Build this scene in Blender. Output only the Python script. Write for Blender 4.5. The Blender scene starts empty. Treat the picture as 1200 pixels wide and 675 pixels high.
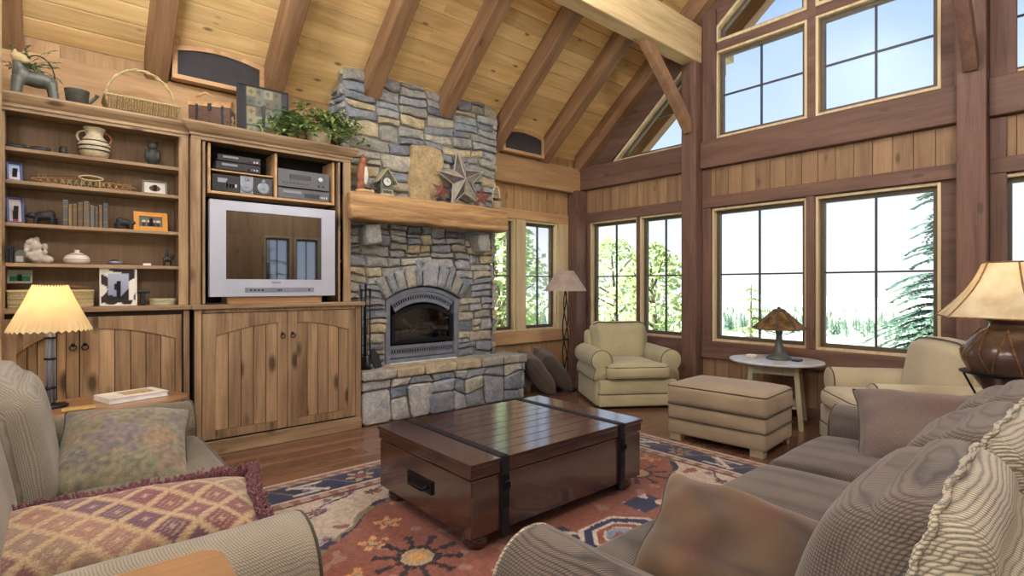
import bpy, bmesh, math, random
from mathutils import Vector, Matrix, noise
PI = math.pi
R = random.Random(7)
COL = bpy.context.scene.collection

# ---------------------------------------------------------------- helpers
def lin(c):
    c = c/255.0
    return c/12.92 if c <= .04045 else ((c+.055)/1.055)**2.4
def rgb(r, g, b): return (lin(r), lin(g), lin(b), 1.0)
def mix3(a, b, t): return tuple(a[i]*(1-t)+b[i]*t for i in range(3))
def V(*a): return Vector(a)

class MB:
    """collects geometry; build() links it as ONE mesh object"""
    def __init__(self):
        self.v = []; self.f = []; self.c = None; self.mi = []
    def add(self, vs, fs, M=None, mi=0):
        o = len(self.v)
        for p in vs:
            p = Vector(p)
            if M is not None: p = M @ p
            self.v.append(p)
        for f in fs:
            self.f.append([i+o for i in f]); self.mi.append(mi)
        return o
    def box(self, x0, x1, y0, y1, z0, z1, M=None, mi=0):
        vs = [(x0,y0,z0),(x1,y0,z0),(x1,y1,z0),(x0,y1,z0),(x0,y0,z1),(x1,y0,z1),(x1,y1,z1),(x0,y1,z1)]
        self.add(vs, [(0,3,2,1),(4,5,6,7),(0,1,5,4),(1,2,6,5),(2,3,7,6),(3,0,4,7)], M, mi); return self
    def prism(self, pts, axis, a, b, M=None, mi=0):
        # pts: 2D polygon in the plane across axis: x -> (y,z), y -> (x,z), z -> (x,y)
        def q(p, t):
            return {'x': (t,p[0],p[1]), 'y': (p[0],t,p[1]), 'z': (p[0],p[1],t)}[axis]
        n = len(pts)
        vs = [q(p,a) for p in pts]+[q(p,b) for p in pts]
        fs = [tuple(range(n-1,-1,-1)), tuple(range(n,2*n))]
        fs += [(i,(i+1)%n,(i+1)%n+n,i+n) for i in range(n)]
        self.add(vs, fs, M, mi); return self
    def beam(self, p, q, w, h, up=(0,0,1), mi=0):
        p = Vector(p); q = Vector(q); d = (q-p); L = d.length; d.normalize()
        s = d.cross(Vector(up)).normalized(); u = s.cross(d)
        M = Matrix((( d.x,s.x,u.x,p.x),(d.y,s.y,u.y,p.y),(d.z,s.z,u.z,p.z),(0,0,0,1)))
        return self.box(0, L, -w/2, w/2, -h/2, h/2, M, mi)
    def tube(self, pts, r, n=8, M=None, closed=False, cap=True, mi=0):
        pts = [Vector(p) for p in pts]; m = len(pts)
        rs = r if isinstance(r, (list, tuple)) else [r]*m
        vs = []; prev = None
        for i, p in enumerate(pts):
            if closed: t = pts[(i+1)%m]-pts[i-1]
            else: t = pts[min(i+1,m-1)]-pts[max(i-1,0)]
            if t.length < 1e-9: t = Vector((0,0,1))
            t.normalize()
            if prev is None:
                a = Vector((0,0,1)) if abs(t.z) < .9 else Vector((1,0,0))
                s = t.cross(a).normalized()
            else:
                s = prev - t*prev.dot(t)
                s = s.normalized() if s.length > 1e-6 else t.orthogonal().normalized()
            prev = s; u = t.cross(s)
            for k in range(n):
                a = 2*PI*k/n
                vs.append(p+(s*math.cos(a)+u*math.sin(a))*rs[i])
        fs = []
        for i in range(m if closed else m-1):
            j = (i+1)%m
            for k in range(n):
                l = (k+1)%n
                fs.append((i*n+k, i*n+l, j*n+l, j*n+k))
        if cap and not closed:
            fs.append(tuple(range(n-1,-1,-1))); fs.append(tuple(range((m-1)*n, m*n)))
        self.add(vs, fs, M, mi); return self
    def lathe(self, prof, c=(0,0,0), n=24, M=None, sx=1, sy=1, mi=0, wob=0):
        vs = []; c = Vector(c)
        for (r, z) in prof:
            for k in range(n):
                a = 2*PI*k/n
                w = 1+wob*math.cos(a*n/2)
                vs.append(c+Vector((r*sx*w*math.cos(a), r*sy*w*math.sin(a), z)))
        fs = []
        m = len(prof)
        for i in range(m-1):
            for k in range(n):
                l = (k+1)%n
                fs.append((i*n+k, i*n+l, (i+1)*n+l, (i+1)*n+k))
        if prof[0][0] > 1e-5: fs.append(tuple(range(n-1,-1,-1)))
        if prof[-1][0] > 1e-5: fs.append(tuple(range((m-1)*n, m*n)))
        self.add(vs, fs, M, mi); return self
    def rbox(self, c, s, r, n=(6,6,6), puff=(0,0,0), M=None, wr=0, wf=5, seed=0, mi=0, fn=None):
        """rounded box: centre c, size s, edge radius r, puff = outward swell of each pair of faces"""
        if isinstance(n, int): n = (n,n,n)
        h = [s[0]/2, s[1]/2, s[2]/2]; key = {}; vs = []; fs = []
        def par(k, nn, hh):
            # denser near the ends
            t = -1+2*k/nn
            if r > 0 and nn >= 4:
                e = min(.95, r/hh)
                m = max(1, nn//4)
                if k <= m: t = -1+e*(k/m)
                elif k >= nn-m: t = 1-e*((nn-k)/m)
                else: t = -1+e+(2-2*e)*(k-m)/(nn-2*m)
            return t
        def vert(i, j, k):
            kk = (i,j,k)
            if kk in key: return key[kk]
            t = (par(i,n[0],h[0]), par(j,n[1],h[1]), par(k,n[2],h[2]))
            q = Vector([t[a]*h[a] for a in range(3)])
            inn = Vector([max(-(h[a]-r), min(h[a]-r, q[a])) for a in range(3)])
            d = q-inn
            if d.length > 1e-9: q = inn+d.normalized()*r
            b = [max(0,1-t[a]*t[a]) for a in range(3)]
            for a in range(3):
                o = [x for x in range(3) if x != a]
                q[a] += t[a]*puff[a]*math.sqrt(b[o[0]]*b[o[1]])
            if wr:
                nv = noise.noise_vector(Vector((q.x*wf+seed*7.1, q.y*wf, q.z*wf+seed*3.3)))
                q += nv*wr
            q += Vector(c)
            if fn: q = Vector(fn(q))
            key[kk] = len(vs); vs.append(q); return key[kk]
        def face(fixed, val, flip):
            a = [x for x in range(3) if x != fixed]
            for i in range(n[a[0]]):
                for j in range(n[a[1]]):
                    q = []
                    for (di,dj) in ((0,0),(1,0),(1,1),(0,1)):
                        t = [0,0,0]; t[fixed] = val; t[a[0]] = i+di; t[a[1]] = j+dj
                        q.append(vert(*t))
                    fs.append(q[::-1] if flip else q)
        face(0,0,True); face(0,n[0],False); face(1,0,False); face(1,n[1],True); face(2,0,True); face(2,n[2],False)
        self.key = {v:k for k,v in key.items()}; self.kn = n; self.kpos = vs
        self.add(vs, fs, M, mi); return self
    def build(self, name, mat, parent=None, bev=0, smooth=False, seg=2, sub=0, weld=False, keepn=False):
        me = bpy.data.meshes.new(name)
        if parent is not None and getattr(parent, 'type', None) is not None:
            root = parent
            while root.parent: root = root.parent
            if not root.get('_loc', 0):
                off = root.location
                vs = [tuple(p-off) for p in self.v]
            else: vs = [tuple(p) for p in self.v]
        else: vs = [tuple(p) for p in self.v]
        me.from_pydata(vs, [], self.f); me.validate()
        mats = mat if isinstance(mat, (list,tuple)) else [mat]
        for m in mats: me.materials.append(m)
        if len(mats) > 1:
            for p, i in zip(me.polygons, self.mi): p.material_index = i
        if self.c is not None:
            at = me.color_attributes.new('Col', 'FLOAT_COLOR', 'POINT')
            for i, c in enumerate(self.c): at.data[i].color = (c[0],c[1],c[2],1)
        bm = bmesh.new(); bm.from_mesh(me)
        bmesh.ops.recalc_face_normals(bm, faces=bm.faces); bm.to_mesh(me); bm.free()
        if smooth:
            for p in me.polygons: p.use_smooth = True
        o = bpy.data.objects.new(name, me); COL.objects.link(o)
        if parent is not None: o.parent = parent
        if bev:
            m = o.modifiers.new('Bevel','BEVEL'); m.width = bev; m.segments = seg; m.limit_method = 'ANGLE'; m.angle_limit = .6
        if sub:
            m = o.modifiers.new('Sub','SUBSURF'); m.levels = sub; m.render_levels = sub
        return o

def tag(o, label, cat, group=None, kind=None):
    o['label'] = label; o['category'] = cat
    if group: o['group'] = group
    if kind: o['kind'] = kind
    return o
def thing(name, label, cat, loc=(0,0,0), rz=0, group=None, local=False):
    """Empty at the base of a thing; parts are children. local=True: parts are written in its own frame"""
    o = bpy.data.objects.new(name, None); COL.objects.link(o)
    o.location = loc; o.rotation_euler = (0,0,rz); o.empty_display_size = .1
    if local: o['_loc'] = 1
    return tag(o, label, cat, group)
def struct(o, label, cat): return tag(o, label, cat, None, 'structure')
def T(x, y, z, rx=0, ry=0, rz=0, s=1):
    from mathutils import Euler
    return Matrix.Translation((x,y,z)) @ Euler((rx,ry,rz),'XYZ').to_matrix().to_4x4() @ Matrix.Scale(s,4)

# ---------------------------------------------------------------- materials
def newmat(name, col=(.5,.5,.5,1), rough=.6, metal=0, spec=.4):
    m = bpy.data.materials.new(name); m.use_nodes = True
    b = m.node_tree.nodes['Principled BSDF']
    b.inputs['Base Color'].default_value = col; b.inputs['Roughness'].default_value = rough
    b.inputs['Metallic'].default_value = metal; b.inputs['Specular IOR Level'].default_value = spec
    return m, m.node_tree.nodes, m.node_tree.links, b
def plain(name, col, rough=.6, metal=0, spec=.4, var=.12, vs=9):
    """near-uniform colour with slight procedural mottling"""
    m, n, l, b = newmat(name, col, rough, metal, spec)
    tc = n.new('ShaderNodeTexCoord'); no = n.new('ShaderNodeTexNoise'); no.inputs['Scale'].default_value = vs
    no.inputs['Detail'].default_value = 4
    l.new(tc.outputs['Object'], no.inputs['Vector'])
    r = n.new('ShaderNodeValToRGB')
    r.color_ramp.elements[0].position = .3; r.color_ramp.elements[1].position = .7
    r.color_ramp.elements[0].color = tuple(c*(1-var) for c in col[:3])+(1,)
    r.color_ramp.elements[1].color = tuple(min(1,c*(1+var)) for c in col[:3])+(1,)
    l.new(no.outputs['Fac'], r.inputs['Fac']); l.new(r.outputs['Color'], b.inputs['Base Color'])
    return m
def math_node(n, l, op, a, b=None, c=None):
    x = n.new('ShaderNodeMath'); x.operation = op
    for i, q in enumerate((a,b,c)):
        if q is None: continue
        if isinstance(q, (int,float)): x.inputs[i].default_value = q
        else: l.new(q, x.inputs[i])
    return x.outputs[0]
def wood(name, c1, c2, axis='x', rough=.5, knots=.8, spec=.35, grain=14, isl=.16, rot=0, kscale=1.0, bump=.15, coat=0, kcol=None, kt=1.0):
    """streaky timber: c1 light, c2 dark, grain along axis; knots 0..1; isl = variation from board to board"""
    m, n, l, b = newmat(name, c1, rough, 0, spec)
    tc = n.new('ShaderNodeTexCoord'); geo = n.new('ShaderNodeNewGeometry')
    oi = n.new('ShaderNodeObjectInfo')
    src = tc.outputs['Object']
    if rot:
        vr = n.new('ShaderNodeVectorRotate'); vr.rotation_type = 'X_AXIS'; vr.inputs['Angle'].default_value = rot
        l.new(src, vr.inputs['Vector']); src = vr.outputs[0]
    # shift each board so that no two are alike
    rnd = math_node(n, l, 'ADD', geo.outputs['Random Per Island'], oi.outputs['Random'])
    cx = n.new('ShaderNodeCombineXYZ')
    for i in range(3): l.new(math_node(n, l, 'MULTIPLY', rnd, 13.7+i*7.3), cx.inputs[i])
    ad = n.new('ShaderNodeVectorMath'); ad.operation = 'ADD'; l.new(src, ad.inputs[0]); l.new(cx.outputs[0], ad.inputs[1])
    ax = 'xyz'.index(axis)
    def mapped(al, ac):
        mp = n.new('ShaderNodeMapping'); s = [ac]*3; s[ax] = al
        mp.inputs['Scale'].default_value = s; l.new(ad.outputs[0], mp.inputs['Vector']); return mp.outputs[0]
    n1 = n.new('ShaderNodeTexNoise'); n1.inputs['Scale'].default_value = 1; n1.inputs['Detail'].default_value = 5
    n1.inputs['Roughness'].default_value = .62; n1.inputs['Distortion'].default_value = .5
    l.new(mapped(.9, grain), n1.inputs['Vector'])
    n2 = n.new('ShaderNodeTexNoise'); n2.inputs['Scale'].default_value = 1; n2.inputs['Detail'].default_value = 3
    l.new(mapped(3, grain*9), n2.inputs['Vector'])
    f = math_node(n, l, 'ADD', math_node(n, l, 'MULTIPLY', n1.outputs['Fac'], .75), math_node(n, l, 'MULTIPLY', n2.outputs['Fac'], .25))
    r = n.new('ShaderNodeValToRGB'); e = r.color_ramp.elements
    e[0].position = .34; e[0].color = c2; e[1].position = .62; e[1].color = c1
    l.new(f, r.inputs['Fac']); out = r.outputs['Color']
    if knots:
        vo = n.new('ShaderNodeTexVoronoi'); vo.inputs['Scale'].default_value = 1
        l.new(mapped(2.6*kscale, 6.5*kscale), vo.inputs['Vector'])
        kr = n.new('ShaderNodeValToRGB'); kr.color_ramp.elements[0].position = .07*kt; kr.color_ramp.elements[1].position = .17*kt
        kr.color_ramp.elements[0].color = (1,1,1,1); kr.color_ramp.elements[1].color = (0,0,0,1)
        l.new(vo.outputs['Distance'], kr.inputs['Fac'])
        sep = n.new('ShaderNodeSeparateColor'); l.new(vo.outputs['Color'], sep.inputs[0])
        g = math_node(n, l, 'GREATER_THAN', sep.outputs[0], .45)
        kf = math_node(n, l, 'MULTIPLY', math_node(n, l, 'MULTIPLY', kr.outputs['Color'], g), knots)
        mx = n.new('ShaderNodeMix'); mx.data_type = 'RGBA'
        l.new(kf, mx.inputs['Factor']); l.new(out, mx.inputs['A'])
        kc = kcol or tuple(x*.3 for x in c2[:3])+(1,)
        mx.inputs['B'].default_value = kc; out = mx.outputs['Result']
    if isl:
        hv = n.new('ShaderNodeHueSaturation')
        fr = math_node(n, l, 'FRACT', math_node(n, l, 'MULTIPLY', rnd, 5.31))
        l.new(math_node(n, l, 'ADD', math_node(n, l, 'MULTIPLY', fr, isl*2), 1-isl), hv.inputs['Value'])
        l.new(out, hv.inputs['Color']); out = hv.outputs['Color']
    l.new(out, b.inputs['Base Color'])
    if bump:
        bp = n.new('ShaderNodeBump'); bp.inputs['Strength'].default_value = bump; bp.inputs['Distance'].default_value = .004
        l.new(f, bp.inputs['Height']); l.new(bp.outputs[0], b.inputs['Normal'])
    if coat: b.inputs['Coat Weight'].default_value = coat; b.inputs['Coat Roughness'].default_value = .12
    return m
def fabric(name, c1, c2, weave=220, bump=.35, rough=.95, blot=3.0, contrast=.5, stripe=None, attr=False):
    """woven cloth: colour blotches, fine weave in colour and relief; stripe=(axis, scale) gives ribs"""
    m, n, l, b = newmat(name, c1, rough, 0, .15)
    b.inputs['Sheen Weight'].default_value = .25; b.inputs['Sheen Roughness'].default_value = .5
    tc = n.new('ShaderNodeTexCoord')
    no = n.new('ShaderNodeTexNoise'); no.inputs['Scale'].default_value = blot; no.inputs['Detail'].default_value = 5
    l.new(tc.outputs['Object'], no.inputs['Vector'])
    fine = n.new('ShaderNodeTexVoronoi'); fine.inputs['Scale'].default_value = weave
    l.new(tc.outputs['Object'], fine.inputs['Vector'])
    h = fine.outputs['Distance']
    if stripe:
        sx = n.new('ShaderNodeSeparateXYZ'); nd = n.new('ShaderNodeTexNoise'); nd.inputs['Scale'].default_value = 6
        l.new(tc.outputs['Object'], nd.inputs['Vector']); l.new(tc.outputs['Object'], sx.inputs[0])
        jit = math_node(n, l, 'MULTIPLY', nd.outputs['Fac'], .014)
        def row(sock, sc_):
            return math_node(n, l, 'ABSOLUTE', math_node(n, l, 'SINE', math_node(n, l, 'MULTIPLY', math_node(n, l, 'ADD', sock, jit), sc_)))
        o_ = {'X': (0,1,2), 'Y': (1,0,2), 'Z': (2,0,1)}[stripe[0]]
        s1 = row(sx.outputs[o_[0]], stripe[1]); s2 = row(math_node(n, l, 'ADD', sx.outputs[o_[1]], sx.outputs[o_[2]]), stripe[1]*stripe[2])
        h = math_node(n, l, 'ADD', math_node(n, l, 'MULTIPLY', h, .25), math_node(n, l, 'MULTIPLY', math_node(n, l, 'MULTIPLY', s1, s2), .85))
    if attr:
        at = n.new('ShaderNodeAttribute'); at.attribute_name = 'Col'; base = at.outputs['Color']
        hv = n.new('ShaderNodeHueSaturation'); l.new(base, hv.inputs['Color'])
        l.new(math_node(n, l, 'ADD', math_node(n, l, 'MULTIPLY', h, contrast), 1-contrast*.5), hv.inputs['Value'])
        out = hv.outputs['Color']
    else:
        f = math_node(n, l, 'ADD', math_node(n, l, 'MULTIPLY', no.outputs['Fac'], 1-contrast), math_node(n, l, 'MULTIPLY', h, contrast))
        r = n.new('ShaderNodeValToRGB'); e = r.color_ramp.elements
        e[0].position = .25; e[0].color = c2; e[1].position = .65; e[1].color = c1
        l.new(f, r.inputs['Fac']); out = r.outputs['Color']
    l.new(out, b.inputs['Base Color'])
    bp = n.new('ShaderNodeBump'); bp.inputs['Strength'].default_value = bump; bp.inputs['Distance'].default_value = .004
    l.new(h, bp.inputs['Height']); l.new(bp.outputs[0], b.inputs['Normal'])
    return m
def stone(name, cols, bump=.6, rough=.85):
    """each stone takes its own tone; grain and lichen mottling on top"""
    m, n, l, b = newmat(name, cols[0], rough, 0, .25)
    tc = n.new('ShaderNodeTexCoord'); geo = n.new('ShaderNodeNewGeometry')
    r = n.new('ShaderNodeValToRGB'); r.color_ramp.interpolation = 'CONSTANT'
    e = r.color_ramp.elements
    while len(e) < len(cols): e.new(.5)
    for i, c in enumerate(cols): e[i].position = i/len(cols); e[i].color = c
    l.new(geo.outputs['Random Per Island'], r.inputs['Fac'])
    no = n.new('ShaderNodeTexNoise'); no.inputs['Scale'].default_value = 9; no.inputs['Detail'].default_value = 8; no.inputs['Roughness'].default_value = .68
    l.new(tc.outputs['Object'], no.inputs['Vector'])
    n2 = n.new('ShaderNodeTexNoise'); n2.inputs['Scale'].default_value = 34; n2.inputs['Detail'].default_value = 6
    l.new(tc.outputs['Object'], n2.inputs['Vector'])
    hv = n.new('ShaderNodeHueSaturation'); l.new(r.outputs['Color'], hv.inputs['Color'])
    s = math_node(n, l, 'ADD', math_node(n, l, 'MULTIPLY', no.outputs['Fac'], 1.5), .22)
    s = math_node(n, l, 'MULTIPLY', s, math_node(n, l, 'ADD', n2.outputs['Fac'], .5))
    l.new(s, hv.inputs['Value'])
    mx = n.new('ShaderNodeMix'); mx.data_type = 'RGBA'
    l.new(hv.outputs[0], mx.inputs['A']); mx.inputs['B'].default_value = rgb(176,160,128)
    rr = n.new('ShaderNodeValToRGB'); rr.color_ramp.elements[0].position = .56; rr.color_ramp.elements[1].position = .68
    n3 = n.new('ShaderNodeTexNoise'); n3.inputs['Scale'].default_value = 5; n3.inputs['Detail'].default_value = 6
    l.new(tc.outputs['Object'], n3.inputs['Vector']); l.new(n3.outputs['Fac'], rr.inputs['Fac'])
    l.new(math_node(n, l, 'MULTIPLY', rr.outputs['Color'], .35), mx.inputs['Factor'])
    l.new(mx.outputs['Result'], b.inputs['Base Color'])
    bp = n.new('ShaderNodeBump'); bp.inputs['Strength'].default_value = bump; bp.inputs['Distance'].default_value = .02
    l.new(math_node(n, l, 'ADD', no.outputs['Fac'], math_node(n, l, 'MULTIPLY', n2.outputs['Fac'], .35)), bp.inputs['Height'])
    l.new(bp.outputs[0], b.inputs['Normal'])
    return m
def attrmat(name, rough=.7, spec=.3):
    m, n, l, b = newmat(name, (1,1,1,1), rough, 0, spec)
    at = n.new('ShaderNodeAttribute'); at.attribute_name = 'Col'; l.new(at.outputs['Color'], b.inputs['Base Color'])
    return m
def glassmat(name, tint=(1,1,1,1), refl=1.0, rough=0):
    m = bpy.data.materials.new(name); m.use_nodes = True; n = m.node_tree.nodes; l = m.node_tree.links
    n.clear(); o = n.new('ShaderNodeOutputMaterial'); t = n.new('ShaderNodeBsdfTransparent'); g = n.new('ShaderNodeBsdfGlossy')
    t.inputs[0].default_value = tint; g.inputs['Roughness'].default_value = rough
    fr = n.new('ShaderNodeFresnel'); fr.inputs[0].default_value = 1.45
    mx = n.new('ShaderNodeMixShader')
    l.new(math_node(n, l, 'MULTIPLY', fr.outputs[0], refl), mx.inputs[0]); l.new(t.outputs[0], mx.inputs[1]); l.new(g.outputs[0], mx.inputs[2])
    l.new(mx.outputs[0], o.inputs[0]); return m
def shademat(name, c1, c2, trans=.6, scale=5):
    """parchment shade that lets its bulb shine through"""
    m, n, l, b = newmat(name, c1, .7, 0, .2)
    tc = n.new('ShaderNodeTexCoord'); no = n.new('ShaderNodeTexNoise'); no.inputs['Scale'].default_value = scale; no.inputs['Detail'].default_value = 6
    l.new(tc.outputs['Object'], no.inputs['Vector'])
    r = n.new('ShaderNodeValToRGB'); r.color_ramp.elements[0].position = .35; r.color_ramp.elements[1].position = .65
    r.color_ramp.elements[0].color = c2; r.color_ramp.elements[1].color = c1
    l.new(no.outputs['Fac'], r.inputs['Fac']); l.new(r.outputs[0], b.inputs['Base Color'])
    tl = n.new('ShaderNodeBsdfTranslucent'); l.new(r.outputs[0], tl.inputs[0])
    mx = n.new('ShaderNodeMixShader'); mx.inputs[0].default_value = trans
    l.new(b.outputs[0], mx.inputs[1]); l.new(tl.outputs[0], mx.inputs[2]); l.new(mx.outputs[0], n['Material Output'].inputs[0])
    return m
def leafmat(name, c1, c2, trans=.3):
    m, n, l, b = newmat(name, c1, .55, 0, .3)
    geo = n.new('ShaderNodeNewGeometry')
    r = n.new('ShaderNodeValToRGB'); r.color_ramp.elements[0].color = c2; r.color_ramp.elements[1].color = c1
    l.new(geo.outputs['Random Per Island'], r.inputs['Fac']); l.new(r.outputs[0], b.inputs['Base Color'])
    tl = n.new('ShaderNodeBsdfTranslucent'); l.new(r.outputs[0], tl.inputs[0])
    mx = n.new('ShaderNodeMixShader'); mx.inputs[0].default_value = trans
    l.new(b.outputs[0], mx.inputs[1]); l.new(tl.outputs[0], mx.inputs[2]); l.new(mx.outputs[0], n['Material Output'].inputs[0])
    return m
def emis(name, col, s):
    m = bpy.data.materials.new(name); m.use_nodes = True; n = m.node_tree.nodes; n.clear()
    o = n.new('ShaderNodeOutputMaterial'); e = n.new('ShaderNodeEmission'); e.inputs[0].default_value = col; e.inputs[1].default_value = s
    m.node_tree.links.new(e.outputs[0], o.inputs[0]); return m

SL = math.atan(.83)            # roof pitch
M = {}
M['ceil'] = wood('pine_ceiling', rgb(240,208,150), rgb(208,168,110), 'x', .55, .9, isl=.12, grain=9, kscale=1.35)
M['rafter'] = wood('rafter_timber', rgb(158,122,90), rgb(122,88,62), 'y', .6, .5, grain=10, isl=.06, rot=SL)
M['rafter2'] = wood('rafter_timber_south', rgb(158,122,90), rgb(122,88,62), 'y', .6, .5, grain=10, isl=.06, rot=-SL)
M['purlin'] = wood('purlin_timber', rgb(214,190,146), rgb(176,148,106), 'x', .6, .6, grain=9, isl=.04)
M['beamA'] = wood('plate_timber', rgb(194,156,112), rgb(160,122,84), 'x', .6, .55, grain=8, isl=.04)
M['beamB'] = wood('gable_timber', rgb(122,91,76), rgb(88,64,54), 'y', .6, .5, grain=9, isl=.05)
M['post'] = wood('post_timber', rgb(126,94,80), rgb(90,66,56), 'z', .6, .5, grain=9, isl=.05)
M['boardA'] = wood('vertical_pine_boards', rgb(188,152,108), rgb(154,118,80), 'z', .6, .6, grain=10, isl=.12)
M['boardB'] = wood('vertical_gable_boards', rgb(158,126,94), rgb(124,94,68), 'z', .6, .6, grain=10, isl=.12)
M['trimA'] = wood('sill_timber', rgb(206,166,122), rgb(176,134,94), 'x', .55, .3, grain=10, isl=.04)
M['jamb'] = wood('window_jamb_pine', rgb(222,202,162), rgb(192,168,126), 'z', .5, .2, grain=14, isl=.05)
M['cab'] = wood('knotty_alder', rgb(172,142,108), rgb(112,86,62), 'z', .5, .9, grain=8, isl=.2, kscale=1.1, kt=1.7)
M['cabh'] = wood('knotty_alder_rails', rgb(170,142,110), rgb(114,90,66), 'x', .5, .8, grain=11, isl=.06)
M['gap'] = plain('cabinet_shadow_gap_wood', rgb(52,40,32), .8)
M['cabin'] = wood('bookcase_back', rgb(160,132,104), rgb(124,100,76), 'z', .6, .5, grain=6, isl=.05)
M['mantel'] = wood('rough_mantel_log', rgb(204,164,116), rgb(120,84,54), 'x', .7, .9, grain=9, isl=0, bump=.8, kscale=.8)
M['chest'] = wood('dark_mahogany', rgb(80,48,38), rgb(44,27,23), 'x', .24, .15, grain=8, isl=.10, spec=.6, coat=1)
M['chestz'] = wood('dark_mahogany_end', rgb(84,50,36), rgb(52,32,24), 'y', .35, .15, grain=8, isl=.08, spec=.5, coat=.2)
M['oak'] = wood('golden_oak', rgb(160,120,82), rgb(118,86,56), 'x', .35, .2, grain=9, isl=.05, coat=.4)
M['cream'] = wood('cream_table_paint', rgb(190,182,150), rgb(160,152,122), 'z', .5, .1, grain=10, isl=.05)
M['pale_top'] = plain('pale_table_top', rgb(196,196,196), .22, spec=.6)
M['iron'] = plain('black_iron', rgb(34,34,38), .45, .6)
M['strap'] = plain('dark_strap', rgb(30,30,36), .5, .1)
M['bronze'] = plain('bronze_sash', rgb(92,80,66), .5, .2)
M['muntin'] = plain('dark_muntin', rgb(64,64,68), .5, .2)
M['glass'] = glassmat('window_glass', (.97,.98,1,1), .3, .3)
M['pewter'] = plain('pewter_metal', rgb(136,142,156), .42, .45, var=.15)
M['deck'] = plain('deck_grey', rgb(92,92,96), .4, .3)
M['silver'] = plain('silver_plastic', rgb(184,188,204), .35, .25, var=.03)
M['blackp'] = plain('black_plastic', rgb(26,26,30), .35, spec=.5)
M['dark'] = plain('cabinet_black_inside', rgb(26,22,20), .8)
M['screen'] = plain('tv_screen_glass', rgb(112,116,124), .03, metal=1.0, var=.01)
M['fireglass'] = glassmat('fireplace_glass', (.6,.62,.66,1), 2.2, .02)
M['charlog'] = plain('ceramic_log', rgb(150,140,128), .9, var=.35, vs=20)
M['brass'] = plain('brass', rgb(150,110,50), .35, .9)
M['carc'] = plain('white_ceramic', rgb(222,220,214), .4)
M['paper'] = plain('white_paper', rgb(230,230,226), .7)
M['mesh_grey'] = plain('dark_grille_cloth', rgb(62,60,62), .9)
M['stoneU'] = stone('ledge_stone', [rgb(160,160,160), rgb(136,140,148), rgb(172,166,152), rgb(122,126,134), rgb(168,168,168), rgb(150,148,142), rgb(184,170,140), rgb(140,146,154), rgb(154,156,160)])
M['mortar_l'] = plain('pale_mortar', rgb(128,124,118), .95)
M['stoneL'] = stone('hearth_stone', [rgb(156,162,168), rgb(132,138,146), rgb(172,172,170), rgb(144,148,154), rgb(176,172,160), rgb(120,128,138)])
M['stoneTan'] = stone('tan_flagstone', [rgb(188,164,120), rgb(176,154,116), rgb(170,150,118)])
M['cap'] = stone('hearth_cap_stone', [rgb(176,166,146), rgb(160,156,146), rgb(182,168,140)])
M['mortar'] = plain('dark_mortar', rgb(96,92,86), .95)
M['attr'] = attrmat('picture_print', .35)
M['floral'] = fabric('floral_cloth', None or rgb(120,120,100), rgb(80,80,70), attr=True, contrast=.5, weave=180)
M['rustF'] = fabric('faded_rust_cloth', rgb(100,80,64), rgb(70,58,50), attr=True, contrast=.25, weave=320, bump=.12)
M['oliveF'] = fabric('olive_chenille', rgb(156,146,128), rgb(92,84,72), weave=260, contrast=.4, bump=.25, stripe=('X',520,.8))
M['oliveD'] = fabric('olive_velvet', rgb(114,106,88), rgb(80,74,60), weave=150, contrast=.45, bump=.3)
M['sofaD'] = fabric('charcoal_chenille', rgb(112,100,90), rgb(54,48,44), weave=220, contrast=.5, bump=.3, stripe=('Z',400,.7))
M['sofaS'] = fabric('brown_striped_chenille', rgb(102,92,86), rgb(58,52,50), weave=220, contrast=.4, bump=.3, stripe=('Y',300,.06))
M['sofaB'] = fabric('cream_nubby_chenille', rgb(190,180,156), rgb(104,96,84), weave=200, contrast=.6, bump=.4, stripe=('Z',400,.7))
M['armC'] = fabric('sage_cream_upholstery', rgb(188,180,142), rgb(160,152,120), weave=260, contrast=.3, bump=.2)
M['armR'] = fabric('pale_beige_upholstery', rgb(190,178,150), rgb(160,148,122), weave=260, contrast=.3, bump=.2)
M['otto'] = fabric('beige_ottoman_cloth', rgb(168,150,124), rgb(138,122,100), weave=260, contrast=.3, bump=.2)
M['welt'] = fabric('dark_welt', rgb(84,72,58), rgb(60,50,42), weave=300)
M['weltO'] = fabric('olive_welt', rgb(74,68,52), rgb(50,46,36), weave=300)
M['pilB'] = fabric('taupe_cushion', rgb(100,84,72), rgb(70,58,50), weave=220, contrast=.4)
M['fringe'] = fabric('plum_fringe', rgb(140,92,96), rgb(84,48,56), weave=120)
M['parch'] = shademat('parchment_shade', rgb(240,226,190), rgb(230,210,168), .5)
M['parch2'] = shademat('rawhide_shade', rgb(240,230,206), rgb(216,200,166), .5, 9)
M['linen'] = shademat('linen_shade', rgb(206,190,176), rgb(186,168,156), .3, 9)
M['mica'] = shademat('mica_shade', rgb(170,136,88), rgb(100,78,54), .45, 12)
M['bulb'] = emis('glowing_bulb', (1,.82,.55,1), 30)
M['leaf'] = leafmat('ivy_leaf', rgb(186,204,130), rgb(74,112,58))
M['leaf2'] = leafmat('dried_grass_leaf', rgb(150,166,120), rgb(84,104,72))
M['needle'] = leafmat('conifer_needles', rgb(138,164,136), rgb(84,112,96), .3)
M['needleD'] = leafmat('dark_spruce_needles', rgb(104,134,112), rgb(54,80,68), .2)
M['needleG'] = leafmat('yellow_green_needles', rgb(160,180,104), rgb(96,124,66), .3)
M['needleY'] = leafmat('bright_foliage', rgb(206,216,160), rgb(150,176,112), .4)
M['bark'] = plain('bark', rgb(104,86,70), .9)
FILL_POS = [(-.5,.7,3.0),(3.0,2.3,4.5),(-2.3,2.6,3.3),(3.2,-.1,3.5),(.3,3.1,3.9)]; FILL_E = 54; WS = .95; EXPO = .6
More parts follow.
